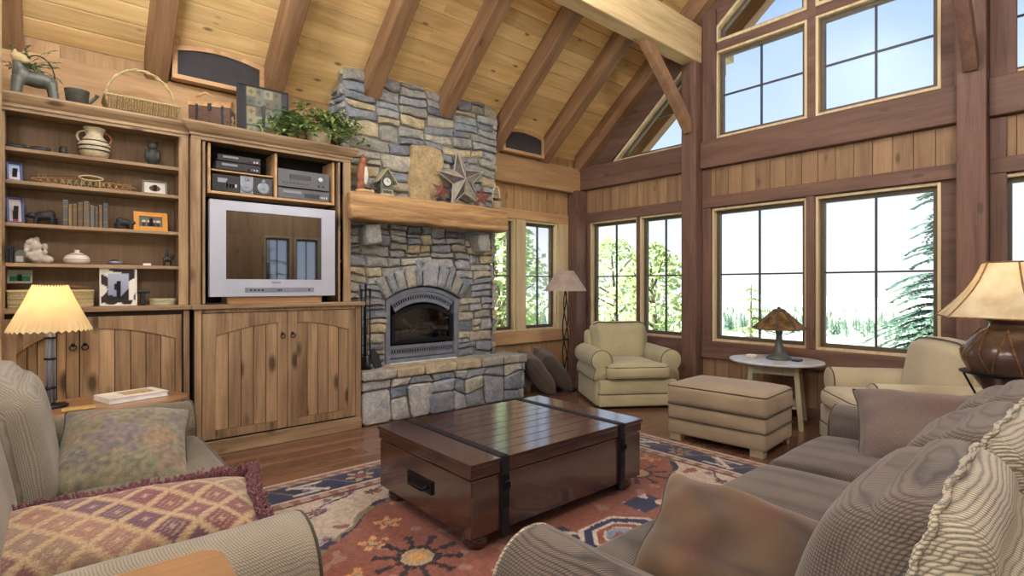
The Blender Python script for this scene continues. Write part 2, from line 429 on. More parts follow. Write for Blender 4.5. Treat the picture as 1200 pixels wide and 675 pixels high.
# ---------------------------------------------------------------- room shell
XB = 5.85; YA = 5.30; YS = -1.10; XW = -3.6; RY = 2.10
def ceilz(y): return 3.20+.83*(YA-y) if y >= RY else 3.20+.83*(y-YS)
def holes(mb, f, u0, u1, z0, z1, hs):
    us = sorted(set([u0,u1]+[h[0] for h in hs]+[h[1] for h in hs])); zs = sorted(set([z0,z1]+[h[2] for h in hs]+[h[3] for h in hs]))
    us = [u for u in us if u0 <= u <= u1]; zs = [z for z in zs if z0 <= z <= z1]
    for i in range(len(us)-1):
        for j in range(len(zs)-1):
            cu = (us[i]+us[i+1])/2; cz = (zs[j]+zs[j+1])/2
            if any(h[0] < cu < h[1] and h[2] < cz < h[3] for h in hs): continue
            f(mb, us[i], us[i+1], zs[j], zs[j+1])
def boards(mb, f, u0, u1, z0, z1, w=.155, hs=()):
    n = max(1, round((u1-u0)/w)); w = (u1-u0)/n
    for i in range(n):
        a = u0+i*w+.0025; b = u0+(i+1)*w-.0025
        f(mb, a, b, z0, z1)

# window lists (u0,u1,z0,z1)
winB = [(4.225,5.05,.70,2.27),(3.50,4.19,.70,2.27),(2.13,3.17,.70,2.26),(1.04,2.05,.70,2.26),(-.34,.66,.70,2.26),(-.95,-.42,.70,2.26)]
winBu = [(2.13,3.13,3.08,4.10),(1.04,2.05,3.08,4.10)]
winA = [(4.00,4.625,.74,2.24),(4.79,5.42,.74,2.24)]
winS = [(1.5,2.3,.5,2.3),(2.98,3.48,.5,2.3),(3.54,4.04,.5,2.3),(-3.2,-2.4,.5,2.3),(-2.3,-1.5,.5,2.3),(-.9,-.1,.5,2.3),(.0,.8,.5,2.3)]
winW = [(-.8,1.0,.3,2.3),(1.2,3.0,.3,2.3),(3.2,5.0,.3,2.3)]  # unseen entry gable openings, added to let in fill daylight
winFillU = [(.55,2.06,3.1,4.3),(2.14,3.65,3.1,4.3)]

f = MB(); i = 0; y = YS-.0
while y < YA:
    x = XW; j = 0
    off = R.uniform(0,1.6)
    xs = [XW]; c = XW+off+.6
    while c < 5.9: xs.append(c); c += R.uniform(1.2,2.4)
    xs.append(5.95)
    for a,b in zip(xs, xs[1:]): f.box(a+.0012, b-.0012, y+.0012, min(YA,y+.104)-.0012, -.03, 0)
    y += .104
M['floor'] = wood('floor_planks', rgb(132,94,70), rgb(90,62,48), 'x', .26, .25, grain=10, isl=.16, spec=.5, coat=.25)
struct(f.build('floor', M['floor']), 'reddish brown polished plank floor', 'floor')
sb = MB(); sb.box(XW,6.0,YS,YA,-.12,-.034); struct(sb.build('trim_1', M['mortar']), 'subfloor below the plank floor', 'subfloor')

w = MB()
def fA(mb,u0,u1,z0,z1): mb.box(u0,u1,YA+.005,YA+.15,z0,z1)
holes(w, fA, XW, 6.0, -.05, 3.2, winA)
o = struct(w.build('wall_left', M['boardA']), 'pine wall behind the bookcases and stone chimney', 'wall')
b = MB()
def bA(mb,u0,u1,z0,z1): mb.box(u0,u1,YA-.012,YA+.006,z0,z1)
boards(b, bA, 4.0, 5.66, 2.37, 2.70); boards(b, bA, 4.0, 5.66, .0, .60)
boards(b, bA, XW, 5.85, 3.0, 3.185, w=.20)
b.build('board', M['boardA'], o)

w = MB()
def fB(mb,u0,u1,z0,z1): mb.box(XB+.02,XB+.17,u0,u1,z0,z1)
holes(w, fB, YS-.15, YA+.15, -.05, 3.08, winB)
# gable above the plate: centre mullion, side strips, transom, band under the roof
def gp(mb, pts): mb.prism(pts, 'x', XB+.02, XB+.17)
SLW = .62
def wz(y): return ceilz(y)-SLW
def mir(y): return 2*RY-y
gp(w, [(YA,3.06),(YA,3.2),(RY,ceilz(RY)),(RY,wz(RY)),(YA-.63,wz(YA-.63)),(YA-.63,3.06)])
gp(w, [(mir(YA),3.06),(mir(YA),3.2),(RY,ceilz(RY)),(RY,wz(RY)),(mir(YA-.63),wz(YA-.63)),(mir(YA-.63),3.06)])
for s in (0,1):
    g = (lambda y: y) if s == 0 else mir
    gp(w, [(g(3.13),3.06),(g(3.56),3.06),(g(3.56),wz(3.56)+.02),(g(3.13),wz(3.13)+.02)])
gp(w, [(2.05,3.06),(2.13,3.06),(2.13,5.3),(2.05,5.3)])
gp(w, [(1.04,4.10),(2.049,4.10),(2.049,4.20),(1.04,4.20)]); gp(w, [(2.131,4.10),(3.129,4.10),(3.129,4.20),(2.131,4.20)])
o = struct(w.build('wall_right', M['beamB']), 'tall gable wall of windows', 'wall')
b = MB()
def bB(mb,u0,u1,z0,z1): mb.box(XB-.002,XB+.021,u0,u1,z0,z1)
for (u0,u1) in ((3.47,5.10),(.92,3.28),(-.9,.72)):
    boards(b, bB, u0, u1, 2.40, 2.73); boards(b, bB, u0, u1, 0, .52)
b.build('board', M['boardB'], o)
w = MB()
def fS(mb,u0,u1,z0,z1): mb.box(u0,u1,YS-.15,YS,z0,z1)
holes(w, fS, XW, 6.0, -.05, 3.2, winS)
struct(w.build('wall_rear', M['boardA']), 'pine wall behind the big sofa', 'wall')
w = MB()
def fW(mb,u0,u1,z0,z1): mb.box(XW-.15,XW,u0,u1,z0,z1)
holes(w, fW, YS-.15, YA+.15, -.05, 3.1, winW)
def gw(pts): w.prism(pts, 'x', XW-.15, XW)
gw([(YA,3.1),(YA,3.2),(3.65,ceilz(3.65)),(3.65,3.1)]); gw([(YS,3.1),(YS,3.2),(.55,ceilz(.55)),(.55,3.1)])
gw([(.55,4.3),(3.65,4.3),(3.65,ceilz(3.65)),(RY,ceilz(RY)),(.55,ceilz(.55))]); gw([(2.06,3.1),(2.14,3.1),(2.14,4.3),(2.06,4.3)])
struct(w.build('wall_entry', M['boardA']), 'pine gable wall at the far end of the room', 'wall')

# ceiling boards, both slopes
def slope(side):
    mb = MB(); s = 0; pitch = .157; dy = pitch*math.cos(SL)
    y = YA+.85; 
    while y > RY:
        y2 = max(RY, y-dy)
        xs = [XW-.3]; c = XW+R.uniform(.5,3)
        while c < 6.7: xs.append(c); c += R.uniform(2.4,4.4)
        xs.append(6.95)
        def zz(q): return 3.2+.83*(YA-q)
        e = .005
        for a,b_ in zip(xs,xs[1:]):
            pts = [(y-e,zz(y-e)),(y2+e,zz(y2+e)),(y2+e,zz(y2+e)+.03),(y-e,zz(y-e)+.03)]
            if side: pts = [(mir(p[0]),p[1]) for p in pts]
            mb.prism(pts,'x',a+.001,b_-.001)
        y -= dy
    return mb
cl = struct(slope(0).build('ceiling', M['ceil']), 'vaulted knotty pine plank ceiling', 'ceiling')
slope(1).build('south_slope', M['ceil'], cl)
rf = MB()
for s in (0,1):
    pts = [(YA+.86,3.2-.83*.86+.032),(RY,3.2+.83*3.2+.032),(RY,3.2+.83*3.2+.25),(YA+.86,3.2-.83*.86+.25)]
    if s: pts = [(mir(p[0]),p[1]) for p in pts]
    rf.prism(pts,'x',XW-.3,6.95)
rf.build('roof_deck', M['gap'], cl)

tn = [1]
def trim(mb, mat, label, cat, bev=.006, **k):
    tn[0] += 1
    return struct(mb.build('trim_%d' % tn[0], mat, bev=bev, **k), label, cat)
# rafters
raf = [.62+.885*i for i in range(-4,6)]
for i, x in enumerate(raf):
    for s in (0,1):
        y0, y1 = 5.24, RY
        if s == 0 and 1.9 < x < 4.1: y0 = 4.93
        D = .28
        pts = [(y0,ceilz(y0)-.002),(y1,ceilz(y1)-.002),(y1,ceilz(y1)-D),(y0,ceilz(y0)-D)]
        if s: pts = [(mir(p[0]),p[1]) for p in pts]
        mb = MB(); mb.prism(pts,'x',x-.08,x+.08)
        trim(mb, M['rafter2' if s else 'rafter'], 'sloping timber rafter %d from the entry end, %s slope' % (i+1, 'sofa side' if s else 'chimney side'), 'rafter', .01)
for s in (0,1):
    mb = MB(); pts = [(5.24,ceilz(5.24)-.002),(RY,ceilz(RY)-.002),(RY,ceilz(RY)-.30),(5.24,ceilz(5.24)-.30)]
    if s: pts = [(mir(p[0]),p[1]) for p in pts]
    mb.prism(pts,'x',XB-.12,XB+.019)
    trim(mb, M['rafter2' if s else 'rafter'], 'gable rafter against the window wall, %s' % ('sofa side' if s else 'chimney side'), 'rafter', .01)
    mb = MB(); pts = [(YA+.85,ceilz(YA)-.83*.85),(RY,ceilz(RY)-.002),(RY,ceilz(RY)-.26),(YA+.85,ceilz(YA)-.83*.85-.26)]
    if s: pts = [(mir(p[0]),p[1]) for p in pts]
    mb.prism(pts,'x',6.72,6.88)
    trim(mb, M['rafter2' if s else 'rafter'], 'overhanging fly rafter outside the gable, %s' % ('sofa side' if s else 'chimney side'), 'rafter', .01)
# purlins and ridge
for s in (0,1):
    yc = 3.375 if s == 0 else mir(3.375)
    mb = MB(); mb.box(XW, 5.83, yc-.095, yc+.095, 4.0, 4.44)
    trim(mb, M['purlin'], 'heavy pale timber purlin, %s slope' % ('sofa side' if s else 'chimney side'), 'beam', .012)
    for k, zz in enumerate((4.02,4.24)):
        mb = MB(); mb.box(6.03, 6.45+.2*k, yc-.08, yc+.08, zz, zz+.2)
        trim(mb, M['purlin'], 'outside lookout block %s at the gable, %s' % ('upper' if k else 'lower', 'sofa side' if s else 'chimney side'), 'beam', .01)
mb = MB(); mb.box(XW, XB+.02, RY-.1, RY+.1, 5.3, 5.62); trim(mb, M['purlin'], 'ridge beam at the roof peak', 'beam', .012)
# posts
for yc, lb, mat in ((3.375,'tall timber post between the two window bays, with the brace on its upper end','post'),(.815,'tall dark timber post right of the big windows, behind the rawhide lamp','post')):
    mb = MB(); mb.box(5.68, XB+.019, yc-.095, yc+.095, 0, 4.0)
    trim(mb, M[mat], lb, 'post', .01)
    mb = MB(); mb.box(XB-.02, XB+.019, yc-.26, yc-.096, 3.06, 4.6); mb.box(XB-.02, XB+.019, yc+.096, yc+.13, 3.06, 4.6)
    mb.box(XB-.02, XB+.019, yc-.20, yc-.096, .7, 2.73)
    trim(mb, M['post'], 'timber casing beside the %s post' % ('brace' if yc > 2 else 'dark'), 'casing', .006)
mb = MB(); mb.box(5.63,XB+.018,5.10,YA+.004,0,2.72); trim(mb, M['post'], 'reddish timber post in the corner behind the floor lamp', 'post', .01)
mb = MB(); mb.box(-.52,-.262,4.38,4.62,0,4.4); trim(mb, M['jamb'], 'pale timber post at the left end of the bookcase', 'post', .008)
# plates
mb = MB(); mb.box(XW,XB-.05,5.17,YA-.011,2.69,3.05); trim(mb, M['beamA'], 'broad timber plate running above the corner windows and bookcases', 'beam', .012)
for (a,b_,lb) in ((3.472,5.168,'corner bay'),(.912,3.278,'big window bay'),(YS,.718,'right hand bay')):
    mb = MB(); mb.box(5.77,XB+.019,a,b_,2.735,3.055); trim(mb, M['beamB'], 'timber plate across the gable wall, '+lb, 'beam', .012)
    mb = MB(); mb.box(XB-.03,XB+.0195,a,min(b_,5.09),2.27,2.40); trim(mb, M['beamB'], 'window head casing, '+lb, 'casing', .006)
    mb = MB(); mb.box(XB-.045,XB+.0195,a,min(b_,5.09),.50,.70); trim(mb, M['beamB'], 'timber sill band, '+lb, 'sill', .008)
    mb = MB(); mb.box(XB-.02,XB-.002,a,min(b_,5.09),0,.10); struct(mb.build('baseboard_right' if a > 3 else 'baseboard_right_bay', M['beamB'], bev=.004), 'baseboard under the gable windows, '+lb, 'baseboard')
for (a,b_,lb) in ((5.05,5.09,'at the corner'),(4.19,4.225,'between the narrow pair'),(2.05,2.13,'between the big pair')):
    mb = MB(); mb.box(XB-.02,XB+.0195,a,b_,.7,2.27); trim(mb, M['post'], 'window mullion casing '+lb, 'casing', .004)
mb = MB(); mb.box(3.98,5.629,YA-.035,YA-.013,2.24,2.37); trim(mb, M['trimA'], 'pine head casing over the corner windows', 'casing', .006)
mb = MB(); mb.box(3.98,5.629,YA-.06,YA-.013,.58,.74); trim(mb, M['trimA'], 'pine sill under the corner windows', 'sill', .008)
mb = MB(); mb.box(4.625,4.79,YA-.03,YA+.004,.74,2.24); mb.box(5.42,5.63,YA-.03,YA+.004,.74,2.24); trim(mb, M['jamb'], 'pine casing between the corner windows', 'casing', .005)
mb = MB(); mb.box(2.2,5.62,YA-.03,YA-.0125,0,.1); struct(mb.build('baseboard_left', M['trimA'], bev=.004), 'baseboard below the corner windows', 'baseboard')
# braces (gently curved)
def brace(y, x0, z0, x1, z1, w=.13, t=.10):
    mb = MB(); n = 10; top = []; bot = []
    for i in range(n+1):
        q = i/n; x = x0+(x1-x0)*q; z = z0+(z1-z0)*q
        nx, nz = -(z1-z0), (x1-x0); L = math.hypot(nx,nz); nx/=L; nz/=L
        bow = .018*math.sin(PI*q)
        top.append((x+nx*(w/2+bow), z+nz*(w/2+bow))); bot.append((x-nx*(w/2-bow), z-nz*(w/2-bow)))
    mb.prism(top+bot[::-1], 'y', y-t/2, y+t/2); return mb
trim(brace(3.375, 4.78, 4.03, 5.70, 3.20), M['rafter'], 'curved timber brace from the purlin down to the middle post', 'brace', .01)
trim(brace(.815, 4.80, 4.04, 5.70, 3.15), M['post'], 'curved timber brace at the dark right hand post', 'brace', .01)

# ---------------------------------------------------------------- windows
wn = [0]
def window(f, u0, u1, z0, z1, label, nv=1, nh=1, mz=None, crank=True):
    """f(depth,u,z) -> world; depth 0 = wall face, growing outwards"""
    wn[0] += 1
    def bx(mb,d0,d1,a,b_,c,d):
        p = f(d0,a,c); q = f(d1,b_,d)
        mb.box(min(p[0],q[0]),max(p[0],q[0]),min(p[1],q[1]),max(p[1],q[1]),c,d)
    def ring(mb,d0,d1,a,b_,c,d,w_):
        bx(mb,d0,d1,a,a+w_,c,d); bx(mb,d0,d1,b_-w_,b_,c,d); bx(mb,d0,d1,a+w_,b_-w_,c,c+w_); bx(mb,d0,d1,a+w_,b_-w_,d-w_,d)
    root = bpy.data.objects.new('window_%d' % wn[0], None); COL.objects.link(root)
    root.location = f(.08,(u0+u1)/2,z0); struct(root, label, 'window')
    mb = MB(); ring(mb,-.012,.15,u0,u1,z0,z1,.026); mb.build('jamb', M['jamb'], root, bev=.003)
    mb = MB(); ring(mb,.05,.10,u0+.026,u1-.026,z0+.026,z1-.026,.04); mb.build('sash', M['bronze'], root, bev=.003)
    mb = MB(); a,b_,c,d = u0+.066,u1-.066,z0+.066,z1-.066
    bx(mb,.072,.078,a,b_,c,d); mb.build('pane', M['glass'], root)
    for i in range(nv):
        u = a+(b_-a)*(i+1)/(nv+1); mb = MB(); bx(mb,.062,.086,u-.009,u+.009,c,d); mb.build('muntin', M['muntin'], root)
    for i in range(nh):
        z = mz or c+(d-c)*(i+1)/(nh+1); mb = MB(); bx(mb,.0625,.0855,a,b_,z-.009,z+.009); mb.build('muntin', M['muntin'], root)
    return root
fb = lambda d,u,z: (XB+.02+d,u,z)
fa = lambda d,u,z: (u,YA+d,z)
fs = lambda d,u,z: (u,YS-d,z)
fw = lambda d,u,z: (XW-d,u,z)
names = ['narrow corner window left of its pair on the gable wall','narrow corner window behind the cream armchair','large lower window with the small green tree, behind the bronze lamp','large lower window with the big spruce outside','lower window at the far right behind the rawhide lampshade','lower window beyond the right edge']
for q, nm in zip(winB, names): window(fb, *q, nm, mz=1.484)
for q, nm in zip(winBu, ['upper clerestory window left of centre','upper clerestory window right of centre']): window(fb, *q, nm)
for q, nm in zip(winA, ['window beside the stone chimney','window behind the floor lamp']): window(fa, *q, nm, mz=1.484)
for i, q in enumerate(winS): window(fs, *q, 'window in the wall behind the big sofa, place %d from the corner' % (i+1))
for i, q in enumerate(winW+winFillU): window(fw, *q, 'unseen entry gable window added for fill daylight, opening %d' % (i+1), nv=2)
def polywin(pts, label, bars=()):
    wn[0] += 1
    root = bpy.data.objects.new('window_%d' % wn[0], None); COL.objects.link(root)
    cy = sum(p[0] for p in pts)/len(pts); cz = sum(p[1] for p in pts)/len(pts)
    root.location = (XB+.1, cy, min(p[1] for p in pts)); struct(root, label, 'window')
    def inset(k):
        out = []; n = len(pts)
        for i in range(n):
            p0, p1, p2 = Vector(pts[i-1]), Vector(pts[i]), Vector(pts[(i+1)%n])
            a = (p1-p0).normalized(); b_ = (p2-p1).normalized()
            na = Vector((-a.y,a.x)); nb = Vector((-b_.y,b_.x))
            if na.dot(Vector((cy,cz))-p1) < 0: na = -na
            if nb.dot(Vector((cy,cz))-p1) < 0: nb = -nb
            bis = (na+nb); bis = bis/max(.2,bis.dot(na)); out.append(p1+bis*k)
        return out
    def ring(a, b_, x0, x1, nm, mat):
        mb = MB(); n = len(pts); A = inset(a); B = inset(b_)
        for i in range(n):
            j = (i+1)%n
            mb.prism([tuple(A[i]),tuple(A[j]),tuple(B[j]),tuple(B[i])], 'x', x0, x1)
        mb.build(nm, mat, root)
    ring(0,.034,XB+.006,XB+.16,'jamb',M['jamb']); ring(.034,.07,XB+.07,XB+.12,'sash',M['bronze'])
    mb = MB(); mb.prism([tuple(p) for p in inset(.07)],'x',XB+.092,XB+.098); mb.build('pane', M['glass'], root)
    for (p,q) in bars:
        mb = MB(); mb.beam((XB+.095,)+p,(XB+.095,)+q,.018,.018); mb.build('muntin', M['muntin'], root)
polywin([(3.50,3.06),(4.66,3.06),(3.50,wz(3.50))], 'triangular window under the roof slope beside the middle post', (((4.07,3.1),(4.07,3.47)),((3.53,3.55),(3.95,3.55))))
polywin([(mir(3.50),3.06),(mir(4.66),3.06),(mir(3.50),wz(3.50))], 'triangular window right of the dark post', (((mir(4.07),3.1),(mir(4.07),3.47)),((mir(3.53),3.55),(mir(3.95),3.55))))
polywin([(3.13,4.20),(2.13,4.20),(2.13,wz(2.13)),(3.13,wz(3.13))], 'peaked top window left of the ridge', (((2.63,4.25),(2.63,4.75)),((2.15,4.6),(2.95,4.6))))
polywin([(1.07,4.20),(2.05,4.20),(2.05,wz(2.05)),(1.07,wz(1.07))], 'peaked top window right of the ridge', (((1.57,4.25),(1.57,4.75)),((1.3,4.6),(2.02,4.6))))
# blocking between rafters: arched speaker-cloth panels
for k, (a, b_) in enumerate(((.715,1.42),(4.24,4.955))):
    t = thing('grille_panel', ['arched dark grille panel in pine frame above the woven baskets','arched dark grille panel in pine frame right of the chimney'][k], 'vent panel', ((a+b_)/2,5.16,3.055), group=None)
    n = 12; z0 = 3.057
    def arch(ins, h1, h2):
        P = [(a+ins,z0+ins),(b_-ins,z0+ins)]
        for i in range(n+1):
            q = i/n; u = b_-ins+(a-b_+2*ins)*q; P.append((u, z0+h1-ins+(h2-h1)*math.sin(PI*(.15+.7*(1-q)))))
        return P
    O = arch(0,.23,.315); I = arch(.036,.23,.315)
    mb = MB()
    for i in range(len(O)):
        j = (i+1)%len(O); mb.prism([O[i],O[j],I[j],I[i]],'y',5.075,5.165)
    mb.build('frame', M['trimA'], t)
    mb = MB(); mb.prism(I,'y',5.095,5.11); mb.build('grille', M['mesh_grey'], t)

# ---------------------------------------------------------------- outdoors
def terr(x, y):
    d = math.hypot(x-5, y-2)
    z = -.8-.10*max(0,d-2) if d < 60 else -6.6
    if d > 60: z = -6.6-(d-60)*.05
    if d > 250:
        q = min(1,(d-250)/350); z += q*q*(3-2*q)*(22+9*noise.noise(Vector((x*.004,y*.004,0)))+4*noise.noise(Vector((x*.015,y*.015,3))))
    return z
mb = MB(); vs = []; fs_ = []
rr = [0,3,6,10,15,22,32,46,60,85,120,170,230,270,310,350,390,430,480,540,620]; na = 120
for r_ in rr:
    for k in range(na):
        a = 2*PI*k/na; x = 2+r_*1.0*math.cos(a)+0; y_ = 2+r_*math.sin(a); vs.append((x,y_,terr(x,y_)))
for i in range(len(rr)-1):
    for k in range(na):
        fs_.append((i*na+k,i*na+(k+1)%na,(i+1)*na+(k+1)%na,(i+1)*na+k))
mb.add(vs,fs_)
M['ground'] = plain('meadow_and_forest_ground', rgb(176,184,160), .95, var=.3, vs=.09)
tag(mb.build('ground', M['ground'], smooth=True), 'open meadow and wooded hills beyond the windows', 'ground', kind='structure')

def conifer(loc, h, wd, label, seed, n=1500, mat='needle', lean=0, group='trees outside the windows', fine=1.0):
    r = random.Random(seed); t = thing('conifer_tree' if True else 'leafy_tree', label, 'tree', loc)
    t['group'] = group
    mb = MB(); x0,y0,z0 = loc
    mb.tube([(x0,y0,z0),(x0,y0,z0+h*.5),(x0,y0,z0+h*.98)],[h*.018,h*.012,h*.002],8); mb.build('trunk', M['bark'], t, smooth=True)
    fo = MB()
    lv = int(h*3.4*fine)
    for i in range(lv):
        q = (i+.6)/lv; z = z0+h*(.10+.88*q); L = wd*(1-q)**.85*(1+.22*r.uniform(-1,1))+.08
        nb = max(4, int(9*(1-q)+4))
        for b_ in range(nb):
            a = r.uniform(0,2*PI); ca, sa = math.cos(a), math.sin(a)
            LL = L*r.uniform(.7,1.1); k = max(3,int(LL/.13*fine))
            for j in range(k):
                s = (j+.5)/k; px = s*LL; dz = .10*LL*s-.42*LL*s*s
                ww = (.10+.20*LL*(1-s))*.8; tl = LL/k*1.6
                for sd in (-1,1):
                    e = r.uniform(.6,1.1)*sd
                    p0 = V(px, 0, dz+.0); p1 = V(px+tl*.9, ww*e, dz-.05*r.random()-.03); p2 = V(px+tl*1.4, ww*e*.5, dz-.06); p3 = V(px+tl*.5, 0, dz)
                    P = [V(x0+p.x*ca-p.y*sa, y0+p.x*sa+p.y*ca, z+p.z) for p in (p0,p1,p2,p3)]
                    fo.add(P, [(0,1,2,3)])
    fo.build('foliage', M[mat], t)
    return t
def leafy(loc, h, wd, label, seed, n=2600, mat='needleY'):
    r = random.Random(seed); t = thing('leafy_tree', label, 'tree', loc); t['group'] = 'trees outside the windows'
    x0,y0,z0 = loc; mb = MB(); mb.tube([(x0,y0,z0),(x0+.1,y0,z0+h*.5),(x0,y0+.1,z0+h*.9)],[h*.02,h*.014,.02],8)
    for k in range(9):
        a = r.uniform(0,6.28); zz = z0+h*(.3+.06*k); mb.tube([(x0+.05,y0,zz),(x0+wd*.7*math.cos(a),y0+wd*.7*math.sin(a),zz+h*.12)],[.035,.012],6)
    mb.build('trunk', M['bark'], t, smooth=True)
    fo = MB()
    for i in range(n):
        q = r.random(); rad = wd*(math.sin(PI*min(1,q*.9+.08))**.7); a = r.uniform(0,6.28); rr_ = rad*math.sqrt(r.uniform(.15,1))
        c = V(x0+rr_*math.cos(a), y0+rr_*math.sin(a), z0+h*(.12+.88*q)); s = r.uniform(.05,.12)
        u = V(r.uniform(-1,1),r.uniform(-1,1),r.uniform(-1,1)).normalized(); w_ = u.orthogonal().normalized()
        fo.add([c-u*s, c+w_*s*.6, c+u*s, c-w_*s*.6],[(0,1,2,3)])
    fo.build('foliage', M[mat], t)
    return t
conifer((13.9,2.45,-3.4), 7.4, 1.9, 'large blue green spruce outside the right hand big window', 3, fine=1.7, mat='needleD')
conifer((14.6,6.75,-4.0), 5.5, 1.35, 'small yellow green conifer outside, left of the bronze lamp', 5, mat='needleG')
conifer((17.5,6.1,-4.4), 5.6, .6, 'slim spruce outside at the left edge of the right hand big window', 8)
leafy((11.2,7.6,-2.2), 4.6, 1.3, 'pale leafy tree outside the narrow window right of the armchair', 11)
leafy((12.2,9.6,-2.2), 4.9, 1.6, 'pale leafy tree outside the narrow window left of the armchair', 12)
leafy((7.6,9.4,-1.6), 5.0, 1.3, 'tall leafy tree outside the chimney side window', 13, 3600, 'needleY')
conifer((10.4,12.4,-2.4), 6.5, 1.4, 'green conifer outside the window behind the floor lamp', 14, mat='needleY')
for i, (x, y_) in enumerate(((2.2,-6.5),(4.9,-7.5),(7.6,-7.0),(-0.6,-8.0),(10.4,-8.5),(-3.5,-7.0))):
    conifer((x,y_,-1.4), 4.3+.7*(i%3), 1.2, 'dark conifer seen only as a reflection in the television, number %d from the left' % (i+1), 30+i, fine=.7)
fo = MB(); r = random.Random(5)
for i in range(1800):
    a = r.uniform(-.35,1.25); d = r.uniform(130,420) ; x = 2+d*math.cos(a); y_ = 2+d*math.sin(a); z = terr(x,y_); h = r.uniform(2.2,5.0); w_ = h*.2
    for k in range(3):
        zz = z+h*(.1+.28*k); ww = w_*(1-.27*k)
        vs = [(x+ww*math.cos(q*1.2566),y_+ww*math.sin(q*1.2566),zz) for q in range(5)]+[(x,y_,zz+h*.38)]
        fo.add(vs,[(0,1,5),(1,2,5),(2,3,5),(3,4,5),(4,0,5)])
tag(fo.build('distant_forest', M['needle']), 'scattered tiny conifers on the far valley floor', 'forest', kind='stuff')
# ---------------------------------------------------------------- stonework
def warp(u,z):
    a = noise.noise_vector(V(u*3.1,z*4.3,1.7)); b = noise.noise_vector(V(u*8,z*9,5.1)); return (u+.030*a.x+.012*b.x, z+.036*a.y+.014*b.y)
def add_stone(mb, a, b, c, d, back, front, rn, M_=None, poly=None, gap=.0035, jit=.014):
    """one rough faced stone filling a..b, c..d (or a given polygon); depth runs along local y, front < back"""
    if poly is None:
        a += gap; b -= gap; c += gap; d -= gap
        w = b-a; h = d-c; k = min(w,h)*.22
        P = []
        def side(p, q, n):
            for i in range(n):
                t = (i+rn.uniform(-.2,.2))/n if i else 0
                P.append([p[0]+(q[0]-p[0])*t, p[1]+(q[1]-p[1])*t])
        nw = 3 if w > .15 else 2; nh = 2 if h > .08 else 1
        k1,k2,k3,k4 = [rn.uniform(.15,1)*k for _ in range(4)]
        side((a+k1,c),(b-k2,c),nw); side((b,c+k2*.7),(b,d-k3*.7),nh); side((b-k3,d),(a+k4,d),nw); side((a,d-k4*.7),(a,c+k1*.7),nh)
        for p in P:
            p[0] = min(b,max(a,p[0]+rn.uniform(-jit,jit)*.6)); p[1] = min(d,max(c,p[1]+rn.uniform(-jit,jit)*.6))
    else: P = [list(p) for p in poly]
    if poly is None: P = [list(warp(*p)) for p in P]
    n = len(P); cx = sum(p[0] for p in P)/n; cz = sum(p[1] for p in P)/n
    tx, tz = rn.uniform(-.06,.06), rn.uniform(-.08,.08)
    sz = max(.03, min(max(abs(p[0]-cx) for p in P), max(abs(p[1]-cz) for p in P)))
    def fy(u, z, e): return front+e+tx*(u-cx)+tz*(z-cz)+rn.uniform(-.004,.004)
    vs = [(p[0],back,p[1]) for p in P]+[(p[0],fy(p[0],p[1],.016),p[1]) for p in P]
    ins = min(.016, sz*.25)
    R1 = []
    for p in P:
        dx, dz = cx-p[0], cz-p[1]; L = math.hypot(dx,dz) or 1
        u = p[0]+dx/L*ins; z = p[1]+dz/L*ins; R1.append((u,fy(u,z,0),z))
    R2 = []
    for p in P:
        u = cx+(p[0]-cx)*.5; z = cz+(p[1]-cz)*.5; R2.append((u,fy(u,z,-.007),z))
    vs += R1+R2+[(cx,fy(cx,cz,-.009),cz)]
    fs = []
    for r_ in range(3):
        for i in range(n):
            j = (i+1)%n; fs.append((r_*n+i,r_*n+j,(r_+1)*n+j,(r_+1)*n+i))
    for i in range(n): fs.append((3*n+i,3*n+(i+1)%n,4*n))
    mb.add(vs, fs, M_)
def split(x0,x1,z0,z1,wm,hm,rn,out):
    w = x1-x0; h = z1-z0
    if w > wm*rn.uniform(.75,1.25) and w/wm >= h/hm*.8:
        t = rn.uniform(.33,.67); split(x0,x0+w*t,z0,z1,wm,hm,rn,out); split(x0+w*t,x1,z0,z1,wm,hm,rn,out)
    elif h > hm*rn.uniform(.75,1.3):
        t = rn.uniform(.35,.65); split(x0,x1,z0,z0+h*t,wm,hm,rn,out); split(x0,x1,z0+h*t,z1,wm,hm,rn,out)
    else: out.append((x0,x1,z0,z1))
def wall_stones(mb,x0,x1,z0,z1,back,front,wm,hm,seed,skip=None,M_=None,prot=.03):
    rn = random.Random(seed); out = []; split(x0,x1,z0,z1,wm,hm,rn,out)
    for s in out:
        if skip and skip((s[0]+s[1])/2,(s[2]+s[3])/2,s): continue
        add_stone(mb,*s,back,front+rn.uniform(-prot,prot*.4),rn,M_)
RL = T(0,0,0,rz=-PI/2)     # local (u,y,z) -> faces -X
def side_m(x): # stones facing -X : local u -> -Y , local y -> X
    return Matrix(((0,1,0,x),(-1,0,0,0),(0,0,1,0),(0,0,0,1)))
def side_p(x): # stones facing +X
    return Matrix(((0,-1,0,x),(1,0,0,0),(0,0,1,0),(0,0,0,1)))
fp = thing('stone_fireplace', 'grey ledgestone fireplace and chimney breast rising to the ceiling', 'fireplace', (3.0,4.95,0))
YU, YL, YH = 4.95, 5.00, 4.72
XL, XR = 2.11, 4.02
cx, ac, ar = 3.05, .514, .826
mb = MB()
mb.prism([(YU+.024,2.0),(5.28,2.0),(5.28,3.21),(YU+.024,3.45)],'x',XL+.03,XR-.03); mb.box(XL+.03,cx-.46,YL+.024,5.28,0,2.0); mb.box(cx+.46,XR-.03,YL+.024,5.28,0,2.0)
mb.box(cx-.46,cx+.46,YL+.06,5.28,1.36,2.0); mb.box(cx-.46,cx+.46,5.2,5.28,0,1.36)
mb.build('core', M['mortar_l'], fp)
mb = MB()
slab = lambda x,z: 2.80 < x < 3.24 and 2.24 < z < 2.86
wall_stones(mb,XL,XR,2.06,3.50,YU+.06,YU,.46,.15,21)
